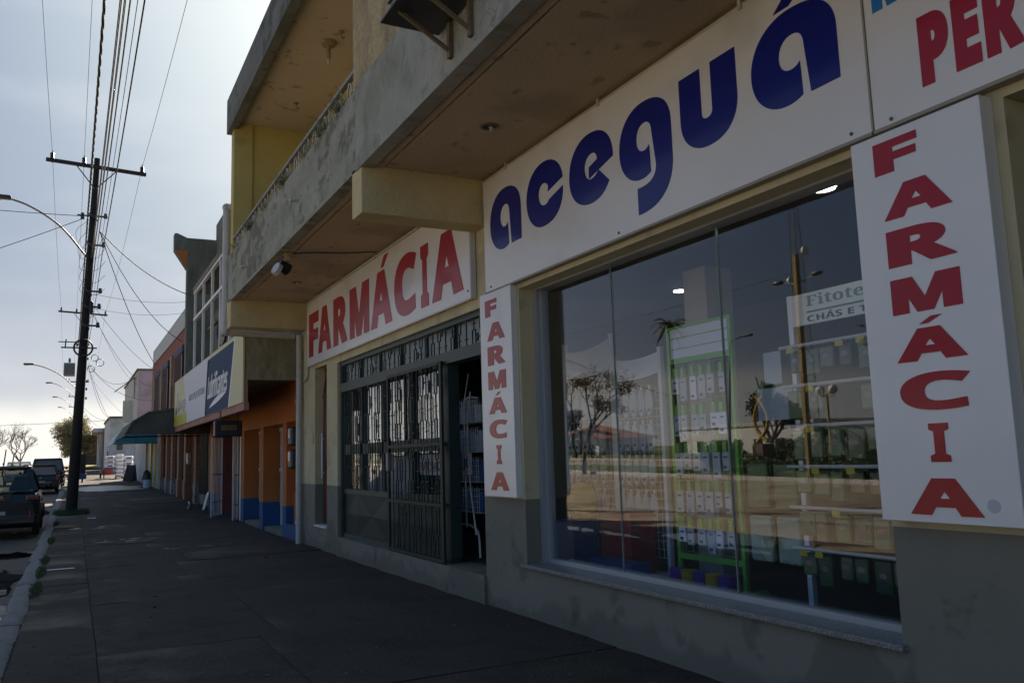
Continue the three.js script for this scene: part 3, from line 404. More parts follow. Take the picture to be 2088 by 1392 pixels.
{
  const X = 5.0, z0 = -4.77, z1 = -3.25, o = thing('tea_rack', 'white shelf rack of green tea bags with header reading Fitoterápicos', 'display rack', [X, .3, -4]);
  for (const z of [z0, z1]) mesh('upright', rb(X - .025, X + .025, .3, 2.70, z - .025, z + .025, .006), mt.whiteMetal, o);
  mesh('header_panel', rb(X - .02, X, 2.45, 2.695, z0 + .02, z1, .004), tone([.62, .66, .66], .4), o);
  mesh('header_text', glyph('Fitoterápicos', z0 + .17, z1 - .12, 2.565, 2.675, X - .0205, FONTS, .002, .0), col.paleTeal, o); mesh('header_rule', bx(X - .023, X - .0205, 2.54, 2.552, z0 + .17, z1 - .1), col.teal, o); mesh('header_text', glyph('CHÁS E TEMPEROS', z0 + .17, z1 - .18, 2.47, 2.53, X - .0205, FONT, .002, .0), col.print, o);
  const ys = [2.28, 1.98, 1.68, 1.38, 1.08, .78]; for (const y of ys) mesh('shelf', [cy([X - .16, y, z0], [X - .16, y, z1], .014), bx(X - .16, X, y - .006, y + .006, z0, z0 + .02), bx(X - .16, X, y - .006, y + .006, z1 - .02, z1)], col.shelf, o);
  const greens = [col.packG, tone([.05, .12, .05], .3), tone([.08, .13, .07], .35), tone([.02, .06, .03], .3)];
  for (const y of ys) for (let c = 0; c < 9; c++) { if (rnd() < .04) continue; const z = z0 + .1 + c * .165 + rr(-.02, .02), q = thing('tea_pack', 'green herb pouch with oval pink label and yellow price tag on the tea rack', 'product', [X - .1, y, z], 'herb pouches on the tea rack'); const hh = rr(.15, .23), ww = rr(.05, .075), g = rb(X - .13, X - .09, y - .03 - hh, y - .03, z - ww, z + ww, .016, 3); mesh('pouch', g, greens[Math.floor(rnd() * 4)], q); const s = new THREE.Shape(); s.absellipse(z, y - .03 - hh * .45, .032, .02, 0, 6.283); mesh('oval_label', plate(s, X - .1305, .002), col.packP, q); if (rnd() < .42) mesh('price_tag', bx(X - .182, X - .178, y - .05, y - .005, z - .035, z + .035), col.tag, q); }
  for (let i = 0; i < 4; i++) solo('herb_bag', 'large dark green and white bag hanging between green rack and tea rack', 'product', rb(4.98, 5.04, .62 + (i % 2) * .42, .98 + (i % 2) * .42, -5.38 + (i >> 1) * .3, -5.14 + (i >> 1) * .3, .02, 3), i % 2 ? col.packG : tone([.22, .3, .26], .4), 'bags between the racks');
  for (let i = 0; i < 3; i++) solo('leaflet', 'white leaflet hanging beside the green rack', 'paper', rb(5.2, 5.205, 1.75 + (i % 2) * .3, 2.02 + (i % 2) * .3, -5.42 + i * .1, -5.22 + i * .1, .002), col.cardB, 'leaflets');
}

// ================= GATE AND DOORWAY =================
function grille(o, x, z0, z1, y0, y1, pitch, rowH, mat, name = 'grille_bar') {
  const n = Math.round((z1 - z0) / pitch), t = .0065; let k = 0;
  for (let i = 0; i <= n; i++) {
    const z = z0 + (z1 - z0) * i / n, g = [], odd = i % 3;
    const tick = y => g.push(bx(x - .006, x + .006, y - .005, y + .005, z - .05, z + .05));
    if (odd === 0) { g.push(bx(x - t, x + t, y0, y1, z - t, z + t)); for (let y = y0 + rowH * .5; y < y1; y += rowH) { tick(y + .1); tick(y - .1); } }
    else { const ph2 = odd === 1 ? .2 : .7, h = rowH * .5, w = .042; let last = y0;
      for (let yc = y0 + rowH * ph2; yc < y1; yc += rowH) { const a = Math.max(y0, yc - h / 2), b = Math.min(y1, yc + h / 2); if (b - a < .05) continue; if (a > last) { g.push(bx(x - t, x + t, last, a, z - t, z + t)); tick((last + a) / 2); } g.push(bx(x - t, x + t, a, b, z - w - t, z - w + t), bx(x - t, x + t, a, b, z + w - t, z + w + t), bx(x - t, x + t, a - t, a + t, z - w, z + w), bx(x - t, x + t, b - t, b + t, z - w, z + w)); if (k++ % 3 === 1) g.push(bx(x - .012, x + .004, yc - h * .25, yc + h * .25, z + pitch * .5 - .012, z + pitch * .5 + .012), bx(x - .005, x + .005, yc - .006, yc + .006, z + w, z + pitch)); last = b; }
      if (last < y1) { g.push(bx(x - t, x + t, last, y1, z - t, z + t)); tick((last + y1) / 2); } }
    mesh(name, g, mat, o);
  }
}
{
  const o = thing('shop_gate', 'dark green metal shopfront with ornamental bars and embossed lower panels', 'gate', [4.0, .29, -11]);
  mesh('frame', [bx(3.95, 4.1, .29, 3.12, -13.7, -13.62), bx(3.95, 4.1, 3.06, 3.12, -13.62, -8.15), bx(3.93, 4.1, 2.62, 2.76, -13.62, -8.15), bx(3.97, 4.1, .29, .36, -13.62, -9.25), bx(3.96, 4.1, .36, 2.62, -9.42, -9.2), bx(3.98, 4.06, 1.60, 1.76, -13.62, -9.42), bx(3.98, 4.06, .98, 1.06, -13.62, -9.42), bx(3.98, 4.06, 1.06, 2.62, -12.72, -12.62), bx(3.98, 4.06, 1.06, 2.62, -11.72, -11.62), bx(3.98, 4.06, 1.06, 2.62, -10.6, -10.5)], mt.greenFrame, o);
  for (const [a, b] of [[-13.62, -12.22], [-12.22, -10.82], [-10.82, -9.42]]) { // embossed diamond sheet
    const pos = [], q = (A, Bq, Cq) => pos.push(...A, ...Bq, ...Cq), x = 4.0, dx = .03, y0 = .36, y1 = .98, zm = (a + b) / 2, ym = (y0 + y1) / 2, c = [x - dx, ym, zm], co = [[x, y0, a], [x, y0, zm], [x, y0, b], [x, ym, b], [x, y1, b], [x, y1, zm], [x, y1, a], [x, ym, a]];
    for (let i = 0; i < 8; i += 2) { const A = co[(i + 7) % 8], Bq = co[i], D = co[i + 1]; q(A, D, Bq); q(A, c, D); }
    const g = new THREE.BufferGeometry(); g.setAttribute('position', new THREE.Float32BufferAttribute(pos, 3)); g.computeVertexNormals(); mesh('embossed_panel', [g, bx(4.01, 4.03, y0, y1, a, b)], P([.007, .018, .015], .6), o);
  }
  for (const [a, b] of [[-13.62, -12.72], [-12.62, -11.72], [-11.62, -10.6], [-10.5, -9.42]]) { mesh('pane', bx(4.03, 4.036, 1.76, 2.62, a, b), mt.glassIn, o); mesh('pane', bx(4.03, 4.036, 1.06, 1.60, a, b), mt.glassIn, o); }
  for (let i = 0; i < 6; i++) mesh('transom_pane', bx(4.03, 4.038, 2.76, 3.06, -13.6 + i * .91, -12.72 + i * .91), mt.ribbed, o);
  for (let i = 1; i < 6; i++) mesh('transom_post', bx(3.99, 4.05, 2.76, 3.06, -13.65 + i * .91, -13.61 + i * .91), mt.greenFrame, o);
  grille(o, 3.965, -13.5, -8.25, 2.76, 3.06, .2, .36, mt.green, 'transom_bar');
  grille(o, 3.955, -13.45, -11.3, 1.06, 2.62, .155, .78, mt.green);
  const s = thing('sliding_grille', 'dark green sliding grille drawn half open in front of the shopfront', 'gate', [3.9, .29, -10.2]);
  mesh('frame', [bx(3.885, 3.915, .3, 2.66, -11.2, -11.15), bx(3.885, 3.915, .3, 2.66, -9.32, -9.25), bx(3.885, 3.915, .3, .34, -11.15, -9.32), bx(3.885, 3.915, .94, .98, -11.15, -9.32), bx(3.88, 3.92, 2.62, 2.66, -11.15, -9.32), bx(3.885, 3.915, 1.66, 1.70, -11.15, -9.32)], mt.green, s);
  grille(s, 3.9, -11.0, -9.45, 1.70, 2.62, .15, .62, mt.green); grille(s, 3.9, -11.0, -9.45, .98, 1.66, .15, .55, mt.green); grille(s, 3.9, -11.0, -9.45, .34, .94, .2, .6, mt.green);
  mesh('lock', rb(3.87, 3.93, 1.35, 1.6, -11.22, -11.13, .006), mt.steel, s);
  const d = thing('glass_door', 'open frameless glass door with white pull handles in the doorway', 'door', [4.3, .3, -9.1]); mesh('pane', bx(4.15, 4.16, .31, 2.58, -10.5, -9.42), mt.glassIn, d); for (const k of [-1, 1]) mesh('pull_handle', [cy([4.155 + k * .06, 1.1, -9.52], [4.155 + k * .06, 1.98, -9.52], .018), cy([4.155, 1.3, -9.52], [4.155 + k * .06, 1.3, -9.52], .01), cy([4.155, 1.8, -9.52], [4.155 + k * .06, 1.8, -9.52], .01)], mt.white, d);
  const pst = thing('inner_notice', 'white paper strip printed FARMÁCIA in red behind the grille', 'notice', [4.1, 1.3, -10]); mesh('paper', bx(4.075, 4.078, 1.3, 1.56, -10.45, -9.5), mt.white, pst); mesh('lettering', glyph('FARMÁCIA', -10.4, -9.6, 1.36, 1.5, 4.074, FONT, .002, .0), mt.red, pst);
  const p2 = thing('inner_notice', 'short white paper strip printed JÓ in dark blue beside the doorway', 'notice', [4.1, 1.3, -9.3]); mesh('paper', bx(4.3, 4.303, 1.3, 1.56, -9.62, -9.32), mt.white, p2); mesh('lettering', glyph('JÓ', -9.57, -9.39, 1.36, 1.53, 4.299, FONT, .002, .0), mt.blue, p2);
  solo('curtain', 'plain white sheet hung behind the left shopfront panes', 'curtain', [bx(4.25, 4.26, 1.0, 2.62, -13.6, -12.75), bx(4.25, 4.26, .9, 1.55, -12.7, -11.3)], mt.white);
  // wire newspaper-style rack in the doorway
  const r = thing('wire_rack', 'white tubular wire rack with blue and white leaflets standing in the doorway', 'display rack', [4.45, .3, -9.62]);
  mesh('tube_frame', [tube([[4.36, .33, -9.97], [4.36, .62, -9.92], [4.36, .68, -9.82], [4.36, .68, -9.47], [4.36, .62, -9.32], [4.36, .33, -9.27]], .014, 30, 8), cy([4.36, .66, -9.64], [4.36, 2.18, -9.64], .013), tube([[4.36, 2.1, -9.64], [4.36, 2.22, -9.60], [4.36, 2.24, -9.42], [4.36, 2.22, -9.24]], .013), tube([[4.3, .6, -9.24], [4.3, 1.2, -9.38], [4.3, 1.9, -9.42], [4.3, 2.3, -9.32]], .011), cy([4.42, 2.2, -9.77], [4.42, 2.55, -9.62], .008)], mt.whiteMetal, r);
  for (let i = 0; i < 4; i++) { const y = .85 + i * .36; mesh('basket', [...wires(4.34, -10.00, -9.22, y, y + .3, .065, .0022), ...wires(4.56, -10.00, -9.22, y, y + .3, .13, .0022), bx(4.34, 4.56, y - .004, y, -10.00, -9.22)], mt.whiteMetal, r); for (let k = 0; k < 9; k++) { if (i === 3 && k % 3 === 0) continue; const z = -9.94 + k * .085, h = rr(.2, .29); solo('leaflet_pack', i < 2 ? 'blue leaflet pack standing low in the doorway wire rack' : 'pale leaflet pack standing high in the doorway wire rack', 'product', rb(4.38, 4.52, y + .005, y + h, z - .025, z + .03, .006), i < 2 ? col.blueB : k % 2 ? col.card : col.cardB, i < 2 ? 'low leaflet packs' : 'high leaflet packs'); } }
}

// ================= ORANGE WORKSHOP BUILDING NEXT DOOR =================
{
  const o = thing('orange_building', 'orange and blue workshop with a projecting canopy next to the pharmacy', 'building', [4, 0, -22]);
  mesh('lintel_wall', [bx(3.9, 4.4, 2.3, 3.12, -28.2, -16.2)], mt.orange, o);
  const piers = [[-17.75, -17.42], [-20.1, -19.72], [-22.5, -22.12], [-28.2, -27.0]];
  for (const [a, b] of piers) { mesh('pier', bx(3.9, 4.4, .62, 2.3, a, b), mt.orange, o); mesh('pier_base', bx(3.895, 4.4, -.1, .62, a, b), mt.blueP, o); } mesh('niche_ledge', bx(3.9, 4.1, -.1, .28, -17.42, -16.2), mt.blueP, o);
  mesh('niche', [bx(4.2, 4.4, .9, 2.3, -17.42, -16.2), bx(4.05, 4.4, 0, .9, -17.42, -16.2)], mt.orange, o);
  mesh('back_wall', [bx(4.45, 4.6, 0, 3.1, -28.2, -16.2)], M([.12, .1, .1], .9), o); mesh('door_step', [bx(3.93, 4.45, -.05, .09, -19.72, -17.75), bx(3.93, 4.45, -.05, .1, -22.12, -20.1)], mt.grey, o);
  for (const [a, b] of [[-19.7, -17.77], [-22.1, -20.12]]) { const d = mesh('steel_door', [bx(4.28, 4.32, .1, .55, a, b), bx(4.3, 4.31, .55, 2.28, a, b)], mt.whiteMetal, o); for (let z = a + .06; z < b; z += .12) mesh('door_bar', bx(4.26, 4.28, .55, 2.28, z - .008, z + .008), mt.whiteMetal, d); mesh('door_rail', [bx(4.25, 4.28, 1.3, 1.36, a, b), bx(4.25, 4.28, 2.2, 2.28, a, b)], mt.whiteMetal, d); mesh('frosted_pane', bx(4.285, 4.295, .56, 2.27, a, b), tone([.3, .36, .42], .3), d); }
  for (const z of [-24.2, -26.9]) mesh('inner_jamb', bx(4.0, 4.45, 0, 2.3, z, z + .2), mt.redWall, o); mesh('white_jamb', bx(3.98, 4.06, 0, 2.3, -23.2, -23.05), mt.white, o);
  for (const [h, e, l, n] of [[[3.9, -23.0], [3.74, -22.75], 'narrow white barred gate leaf swung out beside the orange pier', 4], [[3.9, -25.6], [3.47, -24.6], 'wide white barred gate leaf swung out under the dark lamp box', 8]]) { const g = thing('swing_gate', l, 'gate', [h[0], 0, h[1]]), q = (t, y) => [h[0] + (e[0] - h[0]) * t, y, h[1] + (e[1] - h[1]) * t]; mesh('frame', [bar(q(0, .05), q(0, 2.25), .03), bar(q(1, .05), q(1, 2.25), .03), ...[.06, .45, 1.2, 2.24].map(y => bar(q(0, y), q(1, y), .022))], mt.whiteMetal, g); for (let i = 1; i < n; i++) mesh('bar', bar(q(i / n, .06), q(i / n, 2.24), .011), mt.whiteMetal, g); }
  // canopy
  mesh('canopy', [bx(2.9, 4.2, 3.06, 3.93, -16.5, -16.26), bx(2.9, 4.4, 3.12, 3.9, -28.2, -16.5)], mt.stainBeige, o); mesh('canopy_edge', [bx(2.86, 2.95, 2.50, 2.64, -28.0, -16.3), bx(2.87, 2.93, 2.64, 4.0, -28.0, -16.3)], mt.salmon, o);
  // upper storey
  mesh('upper_wall', [bx(3.9, 4.1, 3.93, 6.15, -28.2, -16.2), bx(4.5, 4.7, 6.15, 8.7, -28.2, -16.2), bx(4.1, 9, 3.93, 6.0, -16.5, -16.3)], mt.greyPlaster, o); mesh('roof', [bx(2.86, 9, 6.16, 6.3, -24.2, -18.0)], mt.greyPlaster, o);
  mesh('party_wall', prism([[3.15, 3.9], [9, 3.9], [9, 8.75], [3.13, 8.72], [2.83, 8.85], [2.75, 8.84], [2.76, 8.31], [3.15, 7.71]], -28.6, -28.2), mt.greyPlaster, o); mesh('bracket_face', prism([[2.77, 8.3], [3.145, 8.3], [3.145, 7.73]], -28.2, -28.19), mt.orange, o); mesh('stair_tower', bx(4.0, 9, 8, 9.2, -28.1, -26.5), mt.greyPlaster, o);
  for (const z of [-24.05, -22.4, -20.9, -19.6, -18.3]) mesh('frame_post', bx(2.88, 2.94, 3.95, 6.16, z - .035, z + .035), mt.whiteMetal, o); for (const y of [5.36, 6.1]) mesh('frame_rail', bx(2.87, 2.95, y, y + .07, -24.1, -18.2), mt.whiteMetal, o);
  const w = mesh('window', [bx(3.84, 3.9, 4.4, 5.5, -26.2, -25.0)], mt.interiorBrown, o); mesh('window_hood', bar([3.55, 5.5, -25.6], [3.9, 5.75, -25.6], .05, 1.5), mt.stainBeige, w); mesh('shutter', bx(3.83, 3.84, 4.4, 5.2, -26.1, -25.1), mt.stainBeige, w);
  const ac = thing('condenser_unit', 'small dark condenser unit with coiled hose above the workshop sign', 'air conditioner', [3, 4.3, -19.2]); mesh('casing', rb(2.95, 3.3, 4.35, 5.0, -19.7, -18.9, .02), M(.16, .6), ac); mesh('label_strip', bx(2.93, 2.95, 4.5, 4.95, -19.6, -19.5), mt.white, ac); mesh('hose', tube([[2.93, 4.9, -19.75], [2.9, 4.5, -19.95], [2.9, 4.15, -19.6], [2.9, 4.1, -19.1], [2.92, 4.3, -18.8]], .02), mt.black, ac);
  // the long advertising board
  const s = thing('workshop_sign', 'long cream, white and blue board lettered Lubrificantes on the canopy edge', 'sign', [2.83, 2.64, -22]); const xs = 2.83;
  mesh('board', [bx(xs, 2.86, 2.64, 4.02, -28.0, -16.28)], M([.62, .58, .36], .75), s); const pl = pts => plate(new THREE.Shape(pts.map(p => new THREE.Vector2(...p))), xs, .003);
  mesh('white_field', pl([[-24.9, 2.645], [-21.2, 2.645], [-20.7, 4.0], [-25.6, 4.0]]), M([.66, .66, .7], .7), s); mesh('blue_field', pl([[-21.2, 2.645], [-17.9, 2.645], [-17.25, 3.93], [-20.8, 3.93]]), M([.022, .05, .12], .85), s); mesh('yellow_field', pl([[-27.95, 2.645], [-24.85, 2.645], [-24.95, 2.95], [-27.95, 2.95]]), M([.55, .46, .06], .5), s);
  mesh('white_line', [pl([[-17.9, 2.645], [-17.8, 2.645], [-17.15, 3.95], [-17.25, 3.95]]), pl([[-21.3, 2.645], [-21.2, 2.645], [-20.8, 3.93], [-20.9, 3.93]])], mt.white, s);
  const sh = (g, k, y0) => { const p = g.attributes.position; for (let i = 0; i < p.count; i++) p.setZ(i, p.getZ(i) + (p.getY(i) - y0) * k); return g; };
  mesh('lettering', sh(glyph('Lubrificantes', -20.85, -18.1, 3.0, 3.55, xs - .003, FONT, .003, .0), .25, 3.0), mt.white, s); const sw = new THREE.Shape(); sw.moveTo(-20.6, 2.78); sw.quadraticCurveTo(-19.4, 3.06, -18.15, 2.99); sw.quadraticCurveTo(-19.0, 2.84, -20.6, 2.78); mesh('swoosh', plate(sw, xs - .003, .003), mt.white, s);
  mesh('lettering', glyph('MOTO PEÇAS VITTORIA', -24.3, -21.35, 3.14, 3.36, xs - .003, FONTR, .003, .0), col.print, s); mesh('lettering', sh(glyph('Ipiranga', -26.9, -25.2, 3.0, 3.42, xs, FONT, .003, .0), .2, 3.0), P([.01, .02, .07], .4), s); mesh('emblem', pl([[-27.6, 3.0], [-27.35, 3.0], [-27.2, 3.5], [-27.0, 3.5], [-27.05, 3.05], [-26.95, 3.05], [-26.9, 3.62], [-27.25, 3.68]]), P([.01, .02, .07], .4), s);
  // dark lamp box hanging under the canopy, meters, leaning board
  const lb = thing('hanging_sign', 'small dark hanging sign box with a yellow strip under the canopy', 'sign', [3.0, 2.1, -19]); mesh('box', rb(2.72, 3.3, 2.08, 2.42, -19.08, -18.94, .03), P([.014, .016, .035], .35), lb); mesh('yellow_strip', bx(2.86, 3.18, 2.22, 2.32, -18.94, -18.935), tone([.22, .15, .02], .5), lb); mesh('lettering', (() => { const g = new TextGeometry('LAVAGEM', { font: FONT, size: .05, depth: .003, curveSegments: 3 }); g.translate(2.9, 2.245, -18.935); return g; })(), P([.01, .02, .07], .5), lb); mesh('hanger', [cy([2.85, 2.42, -19], [2.85, 3.1, -19], .012), cy([3.2, 2.42, -19], [3.2, 3.1, -19], .012)], mt.darkMetal, lb);
  for (const y of [1.86, 1.42]) { const m = thing('electric_meter', y > 1.6 ? 'upper black electricity meter box in the orange niche' : 'lower black electricity meter box in the orange niche', 'meter box', [3.85, y, -16.45]); mesh('case', rb(3.74, 3.92, y - .05, y + .32, -16.62, -16.3, .05, 3), mt.darkMetal, m); mesh('dial', bx(3.735, 3.745, y + .1, y + .28, -16.55, -16.4), mt.pvc, m); }
  solo('leaning_board', 'white board leaning on the wall past the barred gates', 'board', bar([3.72, .1, -27.9], [3.86, .62, -27.95], .03, .34), mt.white);
  solo('hose', 'thin pale hose lying along the foot of the wall', 'hose', tube([[3.3, .13, -28.3], [3.45, .14, -29.3], [3.6, .18, -30.3], [3.7, .22, -31.5]], .018), mt.white);
}

// ================= FARTHER BUILDINGS =================
{
  const b0 = .2, o = thing('red_building', 'red two-storey building with brick pilasters and shuttered upper windows', 'building', [4, b0, -37]);
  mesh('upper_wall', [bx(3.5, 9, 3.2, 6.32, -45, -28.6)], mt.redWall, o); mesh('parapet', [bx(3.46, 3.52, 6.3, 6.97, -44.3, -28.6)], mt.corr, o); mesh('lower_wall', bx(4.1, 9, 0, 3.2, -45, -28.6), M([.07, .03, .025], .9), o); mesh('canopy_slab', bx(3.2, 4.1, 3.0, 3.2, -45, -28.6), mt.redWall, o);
  for (const [a, b] of [[-42.4, -40.2], [-39.0, -36.8], [-34.4, -31.8]]) { const w = mesh('window', bx(3.44, 3.5, 3.75, 5.5, a, b), M([.045, .012, .015], .95), o); mesh('blue_blind', bx(3.43, 3.5, 5.5, 5.72, a, b), M([.035, .07, .13], .8), w); mesh('curtain', bx(3.435, 3.44, 3.8, 5.4, b - .28, b - .05), tone([.2, .17, .19], .8), w); }
  for (const z of [-43.2, -39.6, -35.6, -30.6]) mesh('white_pilaster', bx(3.42, 3.5, 3.3, 5.75, z - .22, z + .22), mt.stainBeige, o);
  for (const z of [-44.4, -41.6, -39.3, -36.9, -34.6, -31.6]) { mesh('brick_pilaster', bx(3.9, 4.12, .85, 3.0, z - .28, z + .28), mt.brick, o); mesh('stone_base', bx(3.88, 4.12, 0, .85, z - .3, z + .3), z > -37.5 && z < -34 ? mt.brick : mt.stone, o); }
  for (const [a, b] of [[-43.9, -42.1], [-38.8, -37.3], [-36.4, -35.0]]) { const d = mesh('door', bx(4.02, 4.1, .2, 2.9, a, b), mt.redDoor, o); mesh('door_grille', [...Array(7)].map((_, i) => bx(3.99, 4.02, .9, 2.8, a + .12 + i * (b - a - .24) / 6, a + .14 + i * (b - a - .24) / 6)), mt.black, d); }
  const sd = mesh('shopfront', bx(4.0, 4.1, .15, 2.8, -31.0, -28.9), mt.greyPlaster, o); mesh('shopfront_grille', [...Array(12)].map((_, i) => bx(3.96, 4.0, .5, 2.6, -30.9 + i * .16, -30.88 + i * .16)), mt.black, sd);
  mesh('wall_box', rb(3.8, 3.92, 1.5, 1.9, -33.2, -32.9, .02), mt.pvc, o);
  const a = thing('grey_awning', 'dark grey curved canvas awning beside the workshop board', 'awning', [2.8, 2.4, -30]); mesh('canopy', prism([[4.0, 3.2], [2.8, 3.25], [2.1, 3.14], [1.66, 2.86], [1.46, 2.48], [1.5, 2.46], [1.7, 2.8], [2.12, 3.08], [2.8, 3.19], [4.0, 3.14]], -33.5, -28.05), mt.canvas, a); mesh('end_panel', prism([[4.0, 3.14], [2.8, 3.19], [2.12, 3.08], [1.7, 2.8], [1.5, 2.46], [4.0, 2.42]], -28.12, -28.08), mt.canvas, a); mesh('frame', [cy([1.5, 2.46, -33.5], [1.5, 2.46, -28.1], .025), cy([1.5, 2.46, -30.8], [4, 2.46, -30.8], .02)], mt.darkMetal, a);
}
{
  const b = gy(-52), o = thing('white_building', 'white windowless gable wall of the house behind the teal awning', 'building', [5, b, -53]);
  mesh('wall', [bx(3.05, 9, 3.4, 6.42, -60, -48), bx(3.9, 9, 0, 3.4, -62, -46)], mt.pinkWhite, o); mesh('coping', bx(2.98, 9, 6.42, 6.52, -60.1, -47.95), mt.greyPlaster, o); mesh('shopfront', [bx(3.86, 3.92, b, 3.1, -50.2, -49.2)], M([.03, .04, .055], .4), o); for (const z of [-46.4, -48.9, -52.2]) mesh('yellow_post', bx(3.82, 3.95, 0, 3.3, z - .12, z + .12), tone([.45, .38, .06], .7), o);
  const s = thing('cream_sign', 'cream square sign sticking out above the teal awning', 'sign', [2.6, 4.2, -52]); mesh('panel', bx(2.55, 3.05, 3.9, 5.1, -52, -51.9), M([.7, .64, .5], .5), s);
  const a = thing('teal_awning', 'translucent teal curved awning over a shop entrance', 'awning', [2.6, 2.5, -50]); const prof = [[3.9, 3.5], [3.0, 3.52], [2.5, 3.42], [2.15, 3.12], [1.95, 2.82], [1.86, 2.56]]; for (let i = 0; i < 5; i++) { const p = prof[i], q = prof[i + 1]; mesh('canopy_panel', prism([p, q, [q[0] + .02, q[1] - .02], [p[0], p[1] - .03]], -53.5, -46.2), mt.teal, a); } mesh('end_panel', prism([[3.9, 2.62], [3.9, 3.46], [3.0, 3.48], [2.5, 3.38], [2.2, 3.1], [2.0, 2.8], [1.92, 2.6]], -46.2, -46.18), mt.teal, a);
  mesh('frame', [cy([1.9, 2.57, -46.16], [3.9, 2.6, -46.16], .022), cy([2.05, 2.9, -46.16], [3.9, 2.95, -46.16], .018), cy([2.9, 2.6, -46.16], [2.9, 3.46, -46.16], .014), cy([1.88, 2.57, -53.5], [1.88, 2.57, -46.2], .02)], mt.darkMetal, a);
  solo('antenna', 'roof television antenna on the white house', 'antenna', [cy([3.0, 5.1, -50], [3.0, 6.2, -50], .025), ...[...Array(9)].map((_, i) => cy([2.1 + i * .1, 5.5 + i * .08, -50.5], [2.1 + i * .1, 5.5 + i * .08, -49.2], .018)), cy([2.0, 5.42, -49.9], [3.0, 6.2, -49.9], .018)], mt.steel);
  solo('bin_bag', 'dark bin bag slumped by the yellow post', 'bag', new THREE.SphereGeometry(.3, 12, 9).scale(.8, 1.5, .8).translate(3.55, gy(-47.6) + .45, -47.6), M(.02, .3)); solo('pale_bucket', 'pale blue bucket beside the bin bag', 'bucket', new THREE.CylinderGeometry(.2, .16, .42, 14).translate(3.5, gy(-46.8) + .21, -46.8), tone([.4, .5, .62], .5));
  solo('a_board', 'dark grey folding board on the pavement before the bag stacks', 'board', [bar([3.2, gy(-58) + .02, -58], [3.45, gy(-58) + 1.0, -58.2], .5, .03), bar([3.55, gy(-58) + .02, -58.3], [3.45, gy(-58) + 1.0, -58.2], .5, .03)], mt.darkGrey);
}
{ // sacks stacked in the open on the pavement
  const z = -66, g0 = gy(z); let n = 0; const pr = [tone([.10, .05, .22], .5), tone([.35, .10, .08], .5), tone([.08, .12, .3], .5)];
  for (const [x0, w, k, h] of [[2.2, .62, 5, .26], [2.86, .5, 6, .24], [3.4, .62, 4, .34]]) { const low = x0 < 2.5 ? .75 : .12; for (let i = 0; i < k - (x0 < 2.5 ? 2 : 0); i++) { const y = g0 + low + i * (h + .02), q = thing('feed_sack', x0 < 2.5 ? 'white feed sack with purple print on the cart' : x0 < 3 ? 'plain white feed sack in the tall middle stack' : 'white feed sack with printed picture in the stack by the wall', 'sack', [x0 + w / 2, y, z], x0 < 2.5 ? 'sacks on the cart' : x0 < 3 ? 'middle stack of sacks' : 'stack of sacks by the wall'); const g = new RoundedBoxGeometry(w, h, .9, 4, h * .42); g.translate(x0 + w / 2 + rr(-.02, .02), y + h / 2, z); mesh('sack', g, tone([.62, .62, .68], .5), q); if (x0 < 2.5 || x0 > 3) mesh('print', bx(x0 + w * .22, x0 + w * .78, y + h * .3, y + h * .7, z + .445, z + .453), pr[n++ % 3], q); } }
  for (const [x, w, l] of [[2.88, .5, 'low slatted pallet under the middle sacks'], [3.42, .6, 'low slatted pallet under the wall side sacks']]) { const q = thing('pallet', l, 'pallet', [x, g0, z]); for (let i = 0; i < 4; i++) mesh('slat', bx(x - .02, x + w, g0 + .08, g0 + .11, z - .45 + i * .25, z - .3 + i * .25), mt.timber, q); for (const e of [0, w - .08]) mesh('bearer', bx(x + e, x + e + .06, g0, g0 + .08, z - .45, z + .45), mt.timber, q); }
  const c = thing('hand_cart', 'dark flat hand cart carrying the purple printed sacks', 'cart', [2.4, g0, z]); mesh('deck', bx(2.1, 2.85, g0 + .66, g0 + .74, z - .5, z + .5), mt.darkMetal, c); for (const s of [-.4, .4]) { mesh('leg', bx(2.14, 2.19, g0, g0 + .66, z + s - .03, z + s + .03), mt.darkMetal, c); mesh('wheel', new THREE.CylinderGeometry(.24, .24, .08, 18).rotateZ(Math.PI / 2).translate(1.98, g0 + .26, z + s - 1.2), mt.rubber, c); } mesh('axle', [bx(1.95, 2.8, g0 + .24, g0 + .3, z - 1.7, z - .7), bx(2.1, 2.8, g0 + .3, g0 + .66, z - 1.6, z - 1.5)], tone([.2, .02, .03], .5), c);
}
